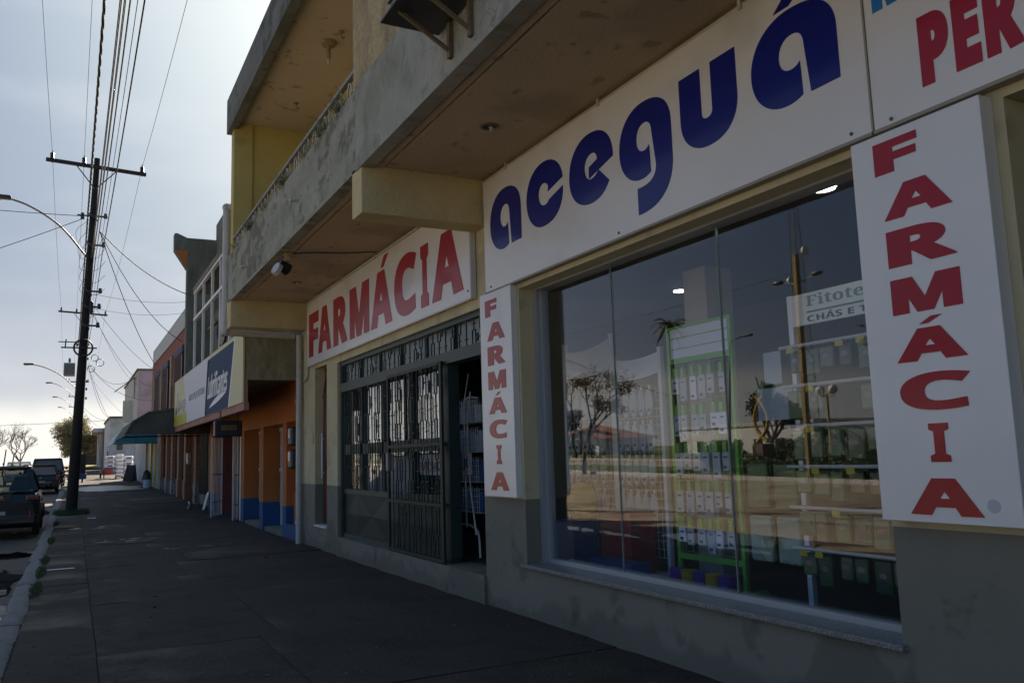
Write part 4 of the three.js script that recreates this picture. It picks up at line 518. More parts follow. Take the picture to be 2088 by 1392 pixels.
{
  let o = thing('pink_building', 'pale pink house with one small vent window behind the sacks', 'building', [6, gy(-85), -92]); mesh('wall', bx(3.15, 9, 0, 5.75, -98, -85), mt.pinkWhite, o); mesh('coping', bx(3.05, 9, 5.75, 5.95, -98.1, -84.9), mt.greyPlaster, o); mesh('small_window', bx(3.75, 4.25, 2.9, 3.4, -85, -84.95), M(.06, .4), o); mesh('roof_tank', bx(4.5, 5.6, 5.95, 7.2, -90, -88), mt.darkGrey, o); mesh('red_door', bx(3.05, 3.15, gy(-85), 2.8, -88, -86.5), mt.redDoor, o);
  o = thing('dark_building', 'dark grey shop with a flat pale roof canopy far along the street', 'building', [6, gy(-105), -112]); mesh('wall', bx(3.3, 9, 0, 5.7, -120, -105), mt.darkGrey, o); mesh('wall', bx(2.95, 3.3, 0, 5.2, -116, -108), mt.pinkWhite, o); mesh('flat_roof', bx(2.3, 6, 5.3, 5.75, -116, -107), mt.pinkWhite, o); mesh('white_panel', bx(3.4, 4.1, 4.2, 4.8, -105, -104.95), mt.white, o); mesh('red_panel', bx(3.5, 4.3, 2.9, 3.7, -105, -104.95), tone([.25, .02, .03], .6), o);
  o = thing('brick_house', 'old brown brick house with lean-to porch at the end of the street', 'building', [4, gy(-130), -138]); mesh('wall', bx(1.9, 7, .5, 5.2, -146, -132), mt.brick, o); mesh('roof', prism([[1.6, 5.1], [7.2, 5.1], [5.4, 6.4], [3.4, 6.3]], -146.5, -131.5), mt.tile, o); mesh('porch_roof', prism([[1.2, 3.1], [1.3, 3.0], [4.2, 3.8], [4.2, 4.0]], -132, -129.5), mt.darkGrey, o); for (const x of [2.2, 2.75, 3.3]) mesh('window', bx(x, x + .28, 4.1, 4.9, -132, -131.95), M(.05, .4), o); for (const x of [1.9, 2.6, 3.3]) mesh('shop_opening', bx(x, x + .55, 1.8, 2.9, -132, -131.9), M([.12, .10, .07], .7), o); for (const x of [1.35, 2.5, 3.6]) mesh('porch_post', bx(x - .06, x + .06, 1.4, 3.2, -129.7, -129.5), mt.darkGrey, o);
  struct('verge', sheet(1.2, 9, -128, -104, 8, 8, .12, .3), M([.22, .19, .07], 1, { map: sized(T.grass, 5) }));
  const s = thing('pavement_sign', 'narrow dark upright sign on the pavement beyond the utility pole', 'sign', [.75, gy(-60), -60]); mesh('panel', bx(.6, .92, gy(-60) + .55, gy(-60) + 1.75, -60.03, -59.97), mt.black, s); mesh('foot', [bx(.7, .8, gy(-60), gy(-60) + .55, -60.03, -59.97), rb(.55, .98, gy(-60) + .2, gy(-60) + .55, -60.1, -59.9, .05)], tone([.03, .07, .16], .5), s);
}

// ================= UTILITY POLES, LAMPS AND WIRES =================
function insulator(x, y, z, s = 1) { return [0, 1, 2].map(i => new THREE.CylinderGeometry(.05 * s, .07 * s, .05 * s, 10).translate(x, y + (.07 + i * .065) * s, z)).concat([cy([x, y - .1 * s, z], [x, y + .3 * s, z], .015 * s)]); }
const poles = [[.02, .05, .48, 11.43, 3.2], [.09, .1, .48, 11.43, -29.5], [.42, .6, .52, 11.9, -62], [.45, 1.0, .5, 10.2, -95], [.5, 1.4, .55, 10.9, -125], [.45, 1.7, .45, 11.4, -155], [.4, 2, .4, 11.4, -190]];
const lampAt = [null, [-2.16, 9.85], [-2.54, 8.14], [-2.05, 9.83], [-1.96, 10.6], [-1.68, 11.1], [-1.69, 10.06]];
poles.forEach(([x0, y0, x1, y1, z], i) => {
  const at = y => x0 + (x1 - x0) * (y - y0) / (y1 - y0);
  const o = thing('utility_pole', ['black utility pole behind the viewpoint carrying the same wires', 'tall black utility pole with cross arm rising from the grass by the kerb', 'utility pole with grey transformer standing beyond the nearest pole', 'third utility pole along the street with a curved lamp', 'fourth utility pole along the street with a curved lamp', 'fifth utility pole along the street with a curved lamp', 'farthest utility pole along the street by the big tree'][i], 'utility pole', [x0, y0, z]);
  mesh('shaft', cy([x0, y0 - .1, z], [x1, y1, z], .17, .088, 14), mt.pole, o);
  const ya = y1 - .33, xa = i < 3 ? [-.97, 1.94] : [-.4, 1.5], tl = i < 3 ? -.048 : 0; mesh('cross_arm', bar([xa[0], ya + .07, z + .14], [xa[1], ya + .07 + tl * (xa[1] - xa[0]), z + .14], .1, .12), mt.timber, o);
  if (i < 3) mesh('brace', [bar([at(ya - .75), ya - .75, z + .15], [at(ya) - .62, ya + .03, z + .17], .03), bar([at(ya - .75), ya - .75, z + .15], [at(ya) + .62, ya - .04, z + .17], .03)], mt.darkMetal, o);
  for (const x of i < 3 ? [-.80, .10, 1.81] : [-.3, 1.4]) mesh('insulator', insulator(x, ya + .09 + tl * (x - xa[0]), z + .14), mt.insul, o);
  if (i > 0 && i < 3) { for (const y of [9.45, 8.5, 7.0, 6.5, 5.9]) mesh('clamp', [cy([at(y) - .02, y, z], [at(y) + .02, y + .04, z], .175, .175, 12), bx(at(y), at(y) + .42, y, y + .05, z + .1, z + .16), new THREE.CylinderGeometry(.05, .05, .16, 10).translate(at(y) + .36, y + .05, z + .13)], mt.darkMetal, o); mesh('bracket', [bx(at(9.45) - .45, at(9.45), 9.45, 9.49, z + .1, z + .14), new THREE.CylinderGeometry(.05, .06, .2, 10).translate(at(9.45) - .3, 9.45, z + .12)], mt.darkMetal, o); }
  if (i === 1) { mesh('cable_coil', [new THREE.TorusGeometry(.26, .028, 8, 30).translate(at(5.2), 5.2, z + .25), bx(-.35, .65, 5.18, 5.22, z + .2, z + .24), new THREE.TorusGeometry(.11, .01, 6, 20).translate(.75, 4.75, z + .2), new THREE.TorusGeometry(.10, .01, 6, 20).translate(.5, 4.55, z + .2), new THREE.TorusGeometry(.1, .01, 6, 20).translate(.6, 4.9, z + .2)], mt.black, o); mesh('splice_box', new THREE.CapsuleGeometry(.06, .28, 4, 10).translate(.45, 6.5, z + .2), mt.black, o); mesh('loose_loops', [0, 1, 2, 3, 4].map(k => tube([[at(9) - .1, 9.3 - k * .3, z + .2], [at(9) - .45 + k * .08, 8.9 - k * .35, z + .25], [at(8) - .25, 8.4 - k * .35, z + .2], [at(8) + .2, 8.5 - k * .4, z + .2], [at(8) + .45, 8.9 - k * .45, z + .25]], .006, 20, 4)), mt.wire, o); }
  if (i === 2) { const x = -.2; mesh('transformer', [rb(x - .33, x + .33, 7.35, 8.2, z + .2, z + .75, .05), ...[...Array(5)].map((_, k) => bx(x - .30 + k * .14, x - .26 + k * .14, 7.45, 8.1, z + .75, z + .85))], M([.22, .22, .21], .5), o); mesh('bushing', insulator(x, 8.2, z + .45, 1.3), mt.insul, o); mesh('fuse_arm', [bx(-.9, .4, 9.6, 9.66, z + .1, z + .16), cy([-.5, 9.2, z + .2], [-.45, 9.8, z + .2], .04)], mt.darkMetal, o); }
  if (lampAt[i]) { const [lx, ly] = lampAt[i], s = ly - 1.75, w = at(s) - lx; mesh('lamp_arm', tube([[at(s) - .05, s, z], [lx + w * .64, s + .58 * 1.75, z], [lx + w * .3, s + .89 * 1.75, z], [lx + .15, ly, z]], .032, 30, 8), mt.steel, o); mesh('lamp_head', [rb(lx - .28, lx + .3, ly - .06, ly + .06, z - .13, z + .13, .05)], mt.darkMetal, o); mesh('lamp_glass', [rb(lx - .26, lx + .02, ly - .085, ly - .05, z - .1, z + .1, .02)], mt.pvc, o); }
});
function sagged(a, b, s, n = 14) { const r = []; for (let i = 0; i <= n; i++) { const t = i / n; r.push([a[0] + (b[0] - a[0]) * t, a[1] + (b[1] - a[1]) * t - s * 4 * t * (1 - t), a[2] + (b[2] - a[2]) * t]); } return r; }
function line(label, a, b, s, r, group = 'overhead lines') { solo('overhead_wire', label, 'wire', tube(sagged(a, b, s), r, 40, 5), mt.wire, group); }
const zs = [40, 3.2, -29.5, -62, -95, -125, -155, -190];
for (const [x, k] of [[-.80, 0], [.10, 1], [1.81, 2]]) for (let i = 0; i < 4; i++) { const y = j => (j === 3 ? 11.85 : j > 3 ? 10.3 : 11.4) - (j < 4 ? .048 * (x + .97) : 0); line('thin bare power line strung between the insulators of the cross arms', [x, y(i), zs[i]], [x, y(i + 1), zs[i + 1]], .45, .0065, 'bare power lines'); }
for (const [x, y, r] of [[.40, 8.1, .009], [.43, 8.3, .011], [.46, 8.2, .009], [.49, 8.42, .012], [.52, 8.1, .010], [.55, 8.36, .008], [.62, 8.2, .006], [.72, 8.34, .014]]) for (let i = 0; i < 4; i++) line('black telephone cable in the bundle strung along the poles', [x, y + (i > 2 ? .3 : 0), zs[i]], [x, y + (i > 1 ? .3 : 0), zs[i + 1]], .35 + .1 * (x - .4), r, 'telephone cable bundle');
{ // twisted bundle on the near spans
  for (const [i, j] of [[1, 2], [2, 3]]) { const base = sagged([.26, 9.4, zs[i]], [.26, 9.45, zs[j]], .4, 30), c = new THREE.CatmullRomCurve3(base.map(p => V(...p))), gs = []; for (let s = 0; s < 3; s++) { const pts = []; for (let k = 0; k <= 260; k++) { const p = c.getPoint(k / 260), a = k * .5 + s * 2.094; pts.push(V(p.x + .016 * Math.cos(a), p.y + .016 * Math.sin(a), p.z)); } gs.push(new THREE.TubeGeometry(new THREE.CatmullRomCurve3(pts), 520, .014, 5)); } solo('twisted_cable', i === 1 ? 'thick twisted black cable running overhead from the nearest pole' : 'thick twisted black cable running on beyond the nearest pole', 'wire', gs, mt.wire); }
}
const P1 = [.62, 9.0, -29.4];
for (const [a, b, s, r, l] of [
  [P1, [3.15, 6.9, -28.3], .25, .016, 'twisted service cable from the nearest pole to the grey party wall'],
  [P1, [3.44, 5.9, -32.2], .5, .012, 'drooping service cable from the nearest pole to the red building window'],
  [P1, [3.46, 6.2, -43.0], .4, .014, 'long service cable from the nearest pole to the far end of the red building'],
  [[.5, 6.95, -29.4], [3.2, 6.65, -28.3], .12, .006, 'thin upper cable from pole to grey party wall'], [[.5, 6.5, -29.4], [3.46, 6.75, -31], .15, .006, 'thin lower cable from pole to red building parapet'],
  [[.5, 6.6, -29.4], [3.44, 5.2, -38], .3, .007, 'service cable from pole to the middle red building window'], [[.5, 6.4, -29.4], [3.3, 5.8, -50], .5, .006, 'service cable from pole to the white gable'], [[.5, 6.3, -29.4], [3.46, 5.3, -44.8], .5, .007, 'service cable from pole to the corner of the red building'],
  [[.9, 8.3, -62], [3.1, 6.2, -48], .9, .012, 'sagging cable from the transformer pole to the white gable'], [[.9, 8.2, -62], [3.46, 4.6, -44.5], .6, .012, 'low cable from the transformer pole to the red building corner'], [[.9, 8.1, -62], [3.5, 5.2, -85], .6, .014, 'cable from the transformer pole to the pink house'], [[.9, 8.0, -62], [3.2, 5.9, -86], .9, .012, 'second cable from the transformer pole to the pink house'], [[.9, 7.6, -62], [3.2, 4.6, -60], .2, .010, 'short cable from the transformer pole down to the white house'], [[.9, 7.4, -95], [3.3, 5.8, -106], .5, .016, 'cable from the third pole to the dark building'], [[.9, 7.6, -95], [3.2, 5.7, -88], .4, .016, 'cable from the third pole back to the pink house'],
  [[.1, 9.45, -29.4], [-14, 10.3, -29.5], .35, .011, 'cable leaving the nearest pole across the street'], [[.1, 9.35, -29.4], [-13, 3.6, -27], .5, .011, 'descending cable from the nearest pole across the street'], [[-60, 7.5, -150], [20, 9.5, -150], .8, .03, 'distant cable crossing the end of the street']]) { solo('service_wire', l, 'wire', tube(sagged(a, b, s), r, 30, 5), mt.wire); }

// ================= PARKED CARS =================
// built with the tail at z = 0 and the nose at z = -L, then set down on the road
function car(name, label, at, turn, o) {
  const { L, W, H, belt, paint } = o, hw = W / 2, t = thing(name, label, 'car', [0, 0, 0]), pm = P(paint, .4, { clearcoat: .35, clearcoatRoughness: .06, specularIntensity: .6 });
  const secs = o.secs || [[0, .32, belt - .25, .86], [-.06, .26, belt - .06, .95], [-.3, .22, belt, 1], [-L * .5, .2, belt, 1], [-L * .68, .2, belt, .99], [-L * .74, .22, belt - .04, .98], [-L * .93, .24, belt - .2, .94], [-L, .32, belt - .42, .8]];
  const ring = ([z, yb, yt, k]) => { const w = hw * k, c = [[w * .82, yb], [w * .96, yb + .1], [w, yb + (yt - yb) * .45], [w * .985, yb + (yt - yb) * .75], [w * .93, yt - .03], [w * .86, yt]]; return [...c, ...c.slice().reverse().map(([x, y]) => [-x, y])].map(([x, y]) => [x, y, z]); };
  const R = secs.map(ring), n = R[0].length, pos = []; const tri = (a, b, c) => pos.push(...a, ...b, ...c);
  for (let i = 0; i < R.length - 1; i++) for (let j = 0; j < n; j++) { const a = R[i][j], b = R[i][(j + 1) % n], c = R[i + 1][j], d = R[i + 1][(j + 1) % n]; tri(a, c, b); tri(b, c, d); }
  for (const [r, f] of [[R[0], 1], [R[R.length - 1], -1]]) for (let j = 1; j < n - 1; j++) f > 0 ? tri(r[0], r[j], r[j + 1]) : tri(r[0], r[j + 1], r[j]);
  const bg = new THREE.BufferGeometry(); bg.setAttribute('position', new THREE.Float32BufferAttribute(pos, 3)); bg.computeVertexNormals(); mesh('body', bg, pm, t);
  const cb = o.cabin, base = [[hw * .88, belt, cb.rb], [hw * .88, belt, cb.fb]], top = [[hw * cb.k, H - .06, cb.rt], [hw * cb.k, H - .04, cb.ft]], mx = p => [-p[0], p[1], p[2]];
  const [rb0, fb0] = base, [rt0, ft0] = top, mid = (a, b, s) => a.map((v, i) => v + (b[i] - v) * s), pil = [];
  for (const f of [p => p, mx]) { pil.push(bar(f(rb0), f(rt0), .1, .12), bar(f(fb0), f(ft0), .06, .07), bar(f(mid(fb0, rb0, .45)), f(mid(ft0, rt0, .45)), .06, .05), bar(f(rt0), f(ft0), .07, .06), bar(f(mid(fb0, rb0, .8)), f(mid(ft0, rt0, .82)), .07, .07)); }
  for (let i = 0; i < 2; i++) mesh('side_frame', pil.slice(i * 5, i * 5 + 5), pm, t);
  const rf = new RoundedBoxGeometry(hw * cb.k * 2 + .06, .09, Math.abs(cb.ft - cb.rt) + .12, 4, .044); rf.translate(0, H - .035, (cb.ft + cb.rt) / 2 + .02); mesh('roof', rf, pm, t);
  const quad = (a, b, c, d) => { const g = new THREE.BufferGeometry(); g.setAttribute('position', new THREE.Float32BufferAttribute([...a, ...b, ...c, ...a, ...c, ...d], 3)); g.computeVertexNormals(); return g; };
  const gm = o.glass || mt.carGlass; mesh('rear_window', quad(mx(rb0), rb0, rt0, mx(rt0)), gm, t); mesh('windscreen', quad(fb0, mx(fb0), mx(ft0), ft0), gm, t); for (const f of [p => p, mx]) mesh('side_window', quad(f(rb0), f(fb0), f(ft0), f(rt0)), gm, t);
  const seat = (x, z, h) => [rb(x - .24, x + .24, belt - .35, belt + .12 + h, z - .09, z + .07, .06, 3), rb(x - .14, x + .14, belt + .16 + h, belt + .36 + h, z - .06, z + .05, .05, 3)]; for (const [x, z] of [[-.38, -L * .5], [.38, -L * .5], [.38, -L * .24], [-.38, -L * .24]]) mesh('seat', seat(x, z, z > -L * .4 ? -.12 : 0), M([.05, .05, .052], .9), t);
  for (const s of [-1, 1]) for (const z of [-L * .2, -L * .8]) { const w = mesh('wheel', new THREE.TorusGeometry(.235, .085, 10, 26).rotateY(Math.PI / 2).translate(s * (hw - .1), .31, z), mt.rubber, t); mesh('rim', [new THREE.CylinderGeometry(.2, .2, .1, 20).rotateZ(Math.PI / 2).translate(s * (hw - .08), .31, z)], M([.25, .25, .26], .4, { metalness: .6 }), w); mesh('wheel_arch', new THREE.TorusGeometry(.345, .03, 6, 20, Math.PI).rotateY(Math.PI / 2).translate(s * (hw - .012), .31, z), mt.rubber, t); }
  const red = P(o.lens || [.22, .006, .008], .15, { clearcoat: 1 }); for (const s of [-1, 1]) { mesh('tail_light', rb(s * (hw * .99) - s * o.tail[0], s * (hw * .985), o.tail[1], o.tail[2], -.16, .012 + (o.tz || -.02), .025, 3), red, t); mesh('headlight', rb(s * hw * .5, s * hw * .86, belt - .42, belt - .28, -L - .005, -L + .1, .03), mt.pvc, t); mesh('mirror', rb(s * (hw + .02), s * (hw + .17), belt + .02, belt + .16, cb.fb + .12, cb.fb + .22, .04, 3), pm, t); }
  mesh('bumper', [rb(-hw * .93, hw * .93, .3, .55, -.06, .07, .06, 3)], o.bumper || pm, t); mesh('number_plate', rb(-.2, .2, o.plate, o.plate + .13, -.01, .02 + (o.pz || .01), .006), M([.32, .32, .33], .5), t);
  mesh('rear_wiper', bar([.05, belt + .04, cb.rb + .02], [-.3, belt + .1, cb.rb + .01], .015), mt.black, t);
  if (o.rack) for (const s of [-1, 1]) mesh('roof_rack', tube([[s * hw * cb.k * .9, H - .01, cb.rt], [s * hw * cb.k * .9, H + .06, cb.rt - .12], [s * hw * cb.k * .9, H + .06, cb.ft + .2], [s * hw * cb.k * .9, H - .01, cb.ft + .05]], .018), mt.steel, t);
  if (o.extra) o.extra(t, pm);
  t.position.set(...at); t.rotation.set(o.pitch || 0, turn, 0); return t;
}
car('parked_car', 'black tall hatchback with a yellow dealer sticker parked at the kerb', [-1.47, -.1 + gy(-23), -23], 0, {
  L: 4.2, W: 1.8, H: 1.66, belt: 1.06, paint: [.006, .007, .010], cabin: { k: .68, rb: -.12, fb: -3.0, rt: -.42, ft: -2.1 }, tail: [.30, .86, .98], lens: [.05, .004, .005], plate: .5, glass: P([.34, .36, .33], .02, { transmission: 1, thickness: 0 }),
  extra: (t, pm) => { mesh('reflector', [rb(.68, .72, .48, .62, .055, .075, .006), rb(-.72, -.68, .48, .62, .055, .075, .006)], P([.22, .008, .01], .2), t); const s = mesh('sticker', bx(-.28, .30, .86, 1.03, -.002, .006), M([.02, .02, .02], .5), t); const lt = (w, x, y, h, c) => { const g = new TextGeometry(w, { font: FONT, size: h, depth: .002, curveSegments: 3 }); g.translate(x, y, .006); mesh('lettering', g, c, s); }; lt('BLACK', -.1, .985, .032, mt.white); lt('PRODUTOS', -.1, .945, .032, mt.white); lt('AUTOMOTIVOS', -.1, .90, .026, M([.5, .36, .02], .5)); mesh('spoiler', rb(-.58, .58, 1.6, 1.64, -.5, -.3, .015), pm, t); mesh('mirror_charm', bar([-.2, 1.5, -2.2], [-.2, 1.25, -2.2], .04), mt.black, t); },
});
car('parked_car', 'dark brown hatchback with round badge parked ahead of the black car', [-1.22, gy(-47.5) - .1, -47.5], .02, { L: 3.9, W: 1.66, H: 1.42, belt: .92, paint: [.02, .012, .012], cabin: { k: .72, rb: -.12, fb: -2.7, rt: -.42, ft: -1.9 }, tail: [.16, .62, .88], plate: .5, bumper: M(.02, .6), glass: P([.15, .13, .12], .03, {}), extra: t => { mesh('badge', new THREE.CylinderGeometry(.055, .055, .02, 18).rotateX(Math.PI / 2).translate(0, .78, .0), mt.steel, t); mesh('tow_bar', [cy([0, .3, .05], [0, .3, .3], .03), new THREE.SphereGeometry(.035, 10, 8).translate(0, .36, .3)], mt.steel, t); } });
car('parked_car', 'dark estate car with roof rails in front of the brown hatchback', [-1.05, gy(-54) - .1, -54], .02, { L: 4.4, W: 1.75, H: 1.68, belt: 1.02, paint: [.015, .016, .018], cabin: { k: .74, rb: -.08, fb: -3.1, rt: -.3, ft: -2.2 }, tail: [.15, .7, 1.0], plate: .6, rack: 1, glass: P([.1, .1, .1], .03, {}) });
car('parked_car', 'white car facing this way half hidden behind the dark estate car', [-3.0, gy(-61) - .1, -66], Math.PI + .05, { L: 4.1, W: 1.7, H: 1.5, belt: .95, paint: [.55, .55, .56], cabin: { k: .72, rb: -.12, fb: -2.8, rt: -.42, ft: -2.0 }, tail: [.16, .62, .88], plate: .5 });

// ================= TREES =================
const bark = M([.16, .13, .105], .95, { map: sized(T.bark, .5, 1.5) });
function tree(name, label, [x, z], h, r, o = {}) {
  const y0 = o.y ?? gy(z) - .3, t = thing(name, label, 'tree', [x, y0, z], o.group), gs = [], tips = [], lv = o.levels || 4;
  const grow = (p, d, len, rad, k) => { const q = p.clone().addScaledVector(d, len); gs.push(cy(p.toArray(), q.toArray(), rad, rad * .68, k < 2 ? 7 : 4)); if (k >= lv - 1) tips.push(q); if (k >= lv) { tips.push(p.clone().lerp(q, .5)); return; } const n = k === 0 ? 4 : 2 + (rnd() < .6 ? 1 : 0); for (let i = 0; i < n; i++) { const a = rnd() * 6.28, s = rr(.35, .95) * (o.spread || 1), e = d.clone().add(V(Math.cos(a) * s, rr(-.05, .35), Math.sin(a) * s)).normalize(); grow(q, e, len * rr(.62, .86), rad * .64, k + 1); } };
  grow(V(x, y0, z), V(rr(-.08, .08), 1, rr(-.08, .08)).normalize(), h * .3, r, 0);
  mesh('trunk', gs, bark, t);
  if (o.ell) { const [ex, ey, ez, cyy] = o.ell; for (let i = 0; i < 260; i++) { const a = rnd() * 6.28, c = rr(-1, 1), q = Math.sqrt(1 - c * c), k = rr(.45, 1) * (.75 + .45 * vn(a * 1.3 + 9, c * 3 + 9, 64, 2)); tips.push(V(x + ex * k * q * Math.cos(a), y0 + cyy + ey * k * c, z + ez * k * q * Math.sin(a))); } }
  if (o.leaves) { const pos = [], s = o.leaf || .16; for (let i = 0; i < o.leaves; i++) { const p = tips[Math.floor(rnd() * tips.length)], c = o.clump || .45, X = p.x + (rnd() + rnd() - 1) * c, Y = p.y + (rnd() + rnd() - 1) * c * .8, Z = p.z + (rnd() + rnd() - 1) * c, u = V(rr(-1, 1), rr(-1, 1), rr(-1, 1)).normalize(), w = V(rr(-1, 1), rr(-1, 1), rr(-1, 1)).cross(u).normalize(); const A = u.clone().multiplyScalar(s), Bv = w.multiplyScalar(s * .45); pos.push(X, Y, Z, X + A.x * .5 + Bv.x, Y + A.y * .5 + Bv.y, Z + A.z * .5 + Bv.z, X + A.x, Y + A.y, Z + A.z, X, Y, Z, X + A.x, Y + A.y, Z + A.z, X + A.x * .5 - Bv.x, Y + A.y * .5 - Bv.y, Z + A.z * .5 - Bv.z); }
    const g = new THREE.BufferGeometry(); g.setAttribute('position', new THREE.Float32BufferAttribute(pos, 3)); g.computeVertexNormals(); mesh('crown', g, P(o.col || [.07, .09, .03], .8, { transmission: .35, thickness: 0 }), t); }
  return t;
}
tree('leafy_tree', 'broad leafy tree with pale autumn foliage at the end of the street', [.45, -112], 5.2, .2, { leaves: 30000, leaf: .15, clump: .55, col: [.26, .23, .11], levels: 4, spread: .6, ell: [2.0, 2.5, 2.0, 3.9] });
for (const [x, z, h, l] of [[-4.0, -92, 4.6, 'bare leafless tree beyond the parked cars'], [-7.2, -100, 5, 'second bare tree at the street edge, twigs against the pale sky']]) tree('bare_tree', l, [x, z], h, .1, { levels: 6, spread: 1.1 });
for (const [x, h, l] of [[-5.4, 3.3, 'short thin post among the bare trees'], [-4.75, 2.9, 'shorter thin post with a bulge among the bare trees']]) solo('thin_post', l, 'post', [cy([x, gy(-90) - .3, -90], [x + .25, gy(-90) + h - 1, -90], .06, .05), new THREE.SphereGeometry(.1, 8, 6).translate(x + .1, gy(-90) + 1, -90)], mt.pole);

// ================= THE SQUARE ACROSS THE STREET (seen mirrored in the shop glass) =================
for (const [x, w, n] of [[-19.2, .35, 'median'], [-27.2, .35, 'median'], [-38, .4, 'square']]) { const g = []; for (let z = 10; z > -130; z -= 1.2) g.push(rb(x - w, x, gy(z) - .3, gy(z) + .04, z - 1.18, z, .02)); const k = struct('far_kerb', g, M([.5, .47, .42], .9)); k.userData.label = `pale kerb of the ${n} across the street`; }
struct('median_strip', sheet(-27.2, -19.55, -130, 12, 8, 60, 0, .2), mt.grass); struct('far_road', sheet(-38, -27.2, -200, 40, 8, 80, -.1, .05), mt.road); struct('square_lawn', sheet(-120, -38.3, -160, 30, 20, 60, .02, .5), mt.grass);
tree('plaza_tree', 'thin autumn tree on the median across the street', [-18.9, -43], 6.2, .16, { y: 0, leaves: 2600, leaf: .13, clump: .4, col: [.14, .10, .03], levels: 5 });
tree('plaza_tree', 'leaning tree with orange leaves across the street', [-13.2, -15.9], 5.6, .14, { y: -.1, leaves: 1500, leaf: .15, clump: .45, col: [.20, .10, .02], levels: 5, spread: 1.0 });
for (const [x, z, h, l] of [[-36, -24, 5, 'dense shrubby tree on the square'], [-41, -50, 6, 'dense round tree beside the palm'], [-48, -92, 7, 'dense tree beside the red roofed house'], [-44, -34, 5.5, 'dense tree behind the yellow sculpture']]) tree('dense_tree', l, [x, z], h, .25, { y: 0, leaves: 7000, leaf: .26, clump: .8, col: [.035, .06, .02], levels: 4 });
const leafM = P([.06, .10, .025], .7, { transmission: .2, thickness: 0 });
for (let i = 0; i < 24; i++) { const x = (i < 12 ? -25 : -20.8) - (i % 3) * 1.1, z = (i < 12 ? -20 : -13) - (i % 12) * 1.9, pos = []; for (let k = 0; k < 1500; k++) { const a = rnd() * 6.28, c = rr(-1, 1), r = Math.cbrt(rnd()) * rr(.7, 1.05), s = Math.sqrt(1 - c * c), X = x + 1.1 * r * s * Math.cos(a), Y = (i < 12 ? .95 : .5) + (i < 12 ? 1.05 : .55) * r * c, Z = z + 1.1 * r * s * Math.sin(a), f = .14; pos.push(X, Y, Z, X + rr(-f, f), Y + rr(-f, f), Z + rr(-f, f), X + rr(-f, f), Y + rr(-f, f), Z + rr(-f, f)); } const g = new THREE.BufferGeometry(); g.setAttribute('position', new THREE.Float32BufferAttribute(pos, 3)); g.computeVertexNormals(); solo('shrub', 'clipped dark green shrub in the row on the median', 'shrub', g, leafM, 'median shrubs'); }
function palm(label, x, z, h, R) { const o = thing('palm_tree', label, 'tree', [x, 0, z]); mesh('trunk', cy([x, -.2, z], [x + .2, h, z], .3, .2, 10), bark, o); const gs = []; for (let i = 0; i < 26; i++) { const a = i * 2.4, up = 1 - i / 16, pos = []; for (let s = 0; s < 10; s++) { const P0 = t => V(x + .2 + Math.cos(a) * R * t, h + R * (up * t * .9 - .75 * t * t), z + Math.sin(a) * R * t), p = P0(s / 10), q = P0((s + 1) / 10), n = V(-Math.sin(a), 0, Math.cos(a)); for (const sd of [-1, 1]) { const tip = p.clone().addScaledVector(n, sd * R * .22 * (1 - s / 12)).add(V(0, -R * .1, 0)); pos.push(...p.toArray(), ...q.toArray(), ...tip.toArray()); } } const g = new THREE.BufferGeometry(); g.setAttribute('position', new THREE.Float32BufferAttribute(pos, 3)); g.computeVertexNormals(); mesh('frond', g, leafM, o); } }
palm('tall palm standing far across the square', -45.5, -67.5, 14.0, 1.9); palm('short bushy palm near the red roofed house', -40, -78, 2.6, 2.6); palm('short bushy palm by the flagpole', -37, -40.5, 2.2, 2.2);
function house(label, x, z, w, d, h, roof) { const o = thing('far_house', label, 'house', [x, 0, z]); mesh('wall', bx(x - d / 2, x + d / 2, -.2, h, z - w / 2, z + w / 2), mt.white, o); if (roof) mesh('roof', (() => { const g = new THREE.CylinderGeometry(.01, Math.SQRT1_2, 1, 4, 1).rotateY(Math.PI / 4); g.scale(d + 1.4, 1.9, w + 1.4); g.translate(x, h + .95, z); return g; })(), mt.tile, o); else mesh('parapet', bx(x - d / 2 - .15, x + d / 2 + .15, h, h + .4, z - w / 2 - .15, z + w / 2 + .15), mt.pinkWhite, o); const n = Math.floor(w / 3); for (let i = 0; i < n; i++) { const q = z - w / 2 + (i + .5) * w / n; mesh('window', bx(x + d / 2, x + d / 2 + .06, .9, Math.min(2.2, h - .3), q - .6, q + .6), M(.04, .3), o); } }
house('low white house with red tiled roof across the square', -52, -92, 13, 8, 2.9, true); house('long white flat roofed house across the square', -62, -72, 22, 9, 3.6, false); house('white two-storey block across the square', -66, -46, 12, 9, 5.6, false); house('low white house with red roof at the right of the square', -60, -22, 12, 9, 3.2, true);
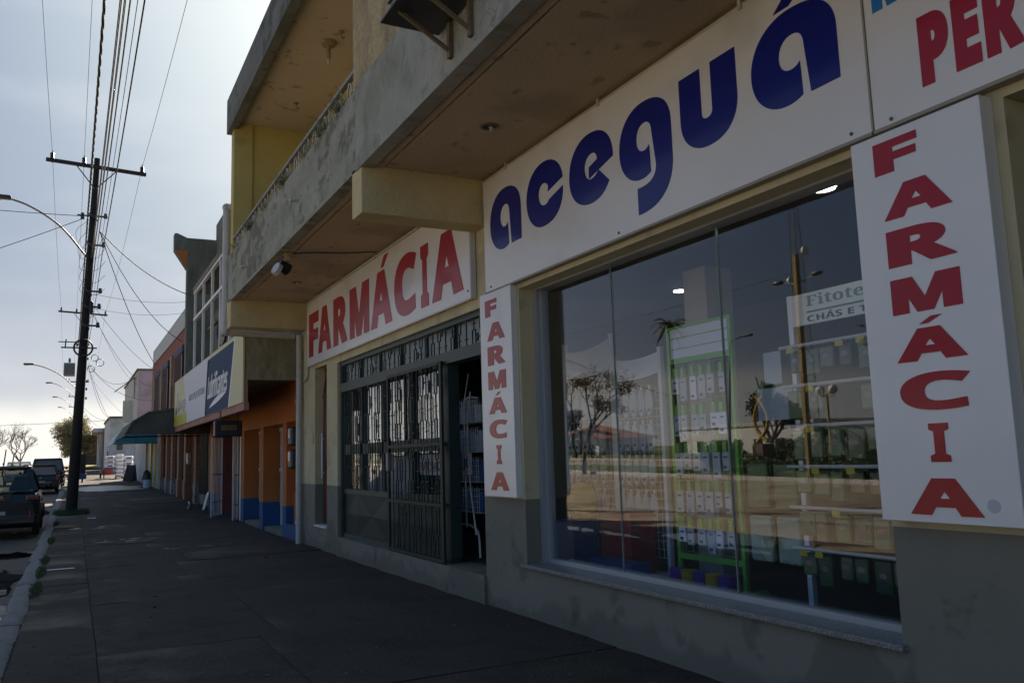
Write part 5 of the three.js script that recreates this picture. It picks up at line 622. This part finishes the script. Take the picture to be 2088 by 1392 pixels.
{ const o = thing('twin_lamp_post', 'ochre concrete lamp post with two lamps on the square', 'lamp post', [-22, 0, -28.4]); mesh('post', bar([-22, -.1, -28.5], [-21.8, 10.4, -28.2], .26, .2), M([.42, .30, .13], .9, { map: sized(T.plaster, .9) }), o); for (const s of [-1, 1]) { mesh('arm', cy([-21.9, 9.0, -28.3], [-21.9, 9.25, -28.3 + s * 1.1], .03), mt.steel, o); mesh('lamp_head', new THREE.SphereGeometry(.2, 12, 8).scale(1, .55, 1.6).translate(-21.9, 9.28, -28.3 + s * 1.2), mt.steel, o); }
  solo('overhead_wire', 'wire strung from the ochre lamp post across the square', 'wire', tube(sagged([-21.9, 9.6, -28.3], [-21, 10.2, -75], .5), .014, 30, 5), mt.wire);
  const tw = thing('lattice_tower', 'tall steel lattice mast with dishes far across the square', 'mast', [-89, 0, -91]), g = []; for (let i = 0; i < 26; i++) { const a = i * 1.6, b = a + 1.6, k = y => 1.1 - y / 60; for (const [sx, sz] of [[1, 1], [1, -1], [-1, -1], [-1, 1]]) { g.push(cy([-89 + sx * k(a), a, -91 + sz * k(a)], [-89 + sx * k(b), b, -91 + sz * k(b)], .07, .07, 4), cy([-89 + sx * k(a), a, -91 + sz * k(a)], [-89 + sz * k(b), b, -91 - sx * k(b)], .045, .045, 4)); } } mesh('lattice', g, M([.2, .16, .14], .6), tw); for (const [y, s] of [[38, 1], [30, 1], [26, -1]]) mesh('dish', new THREE.CylinderGeometry(.7, .7, .4, 14).rotateX(Math.PI / 2).translate(-88, y, -90 + s * 1.6), mt.white, tw);
  const lp = thing('street_lamp', 'dark single street lamp on the square', 'lamp post', [-32.5, 0, -45.5]); mesh('post', cy([-32.5, -.1, -45.6], [-32.7, 8.8, -45], .09, .05), mt.darkMetal, lp); mesh('arm', cy([-32.7, 8.8, -45], [-33, 9.1, -44], .04), mt.darkMetal, lp); mesh('lamp_head', rb(-33.2, -32.9, 9.0, 9.15, -44, -43.2, .04), mt.darkMetal, lp);
  const fl = thing('flagpole', 'leaning flagpole with a dark green flag', 'flag', [-38, 0, -46.6]); mesh('pole', cy([-38.2, 0, -46.2], [-37.3, 6.6, -47.5], .05), mt.steel, fl); mesh('cloth', (() => { const q = new THREE.PlaneGeometry(1.8, 1, 12, 6), p = q.attributes.position; for (let i = 0; i < p.count; i++) p.setZ(i, .15 * Math.sin(p.getX(i) * 5)); q.rotateY(Math.PI / 2).rotateX(.3); q.translate(-37.4, 5.6, -46.5); q.computeVertexNormals(); return q; })(), M([.03, .09, .03], .8), fl);
  const fs = thing('fish_sculpture', 'yellow looped fish shaped sculpture on a plinth', 'sculpture', [-25, 0, -34.5]); mesh('plinth', rb(-25.4, -24.6, -.1, 1.6, -34.9, -34.1, .03), M([.2, .15, .1], .9), fs); mesh('loop', [tube([[-25, 1.7, -34.9], [-25, 2.3, -34.2], [-25, 3.0, -34.0], [-25, 3.7, -34.3], [-25, 4.2, -34.8]], .1), tube([[-25, 1.7, -34.1], [-25, 2.3, -34.8], [-25, 3.0, -35.0], [-25, 3.7, -34.7], [-25, 4.2, -34.2]], .1)], M([.5, .32, .05], .6), fs);
  const gl = thing('globe_lamp', 'yellow park lamp post with white globes', 'lamp post', [-25.6, 0, -30.4]); mesh('post', cy([-25.6, 0, -30.4], [-25.6, 4.0, -30.4], .06), M([.45, .3, .05], .6), gl); for (const s of [-1, 1]) mesh('globe', new THREE.SphereGeometry(.24, 16, 12).translate(-25.6, 4.2, -30.4 + s * .4), mt.white, gl); mesh('cross_bar', cy([-25.6, 3.9, -30.85], [-25.6, 3.9, -29.95], .04), M([.45, .3, .05], .6), gl);
}

renderer.render(scene, camera);
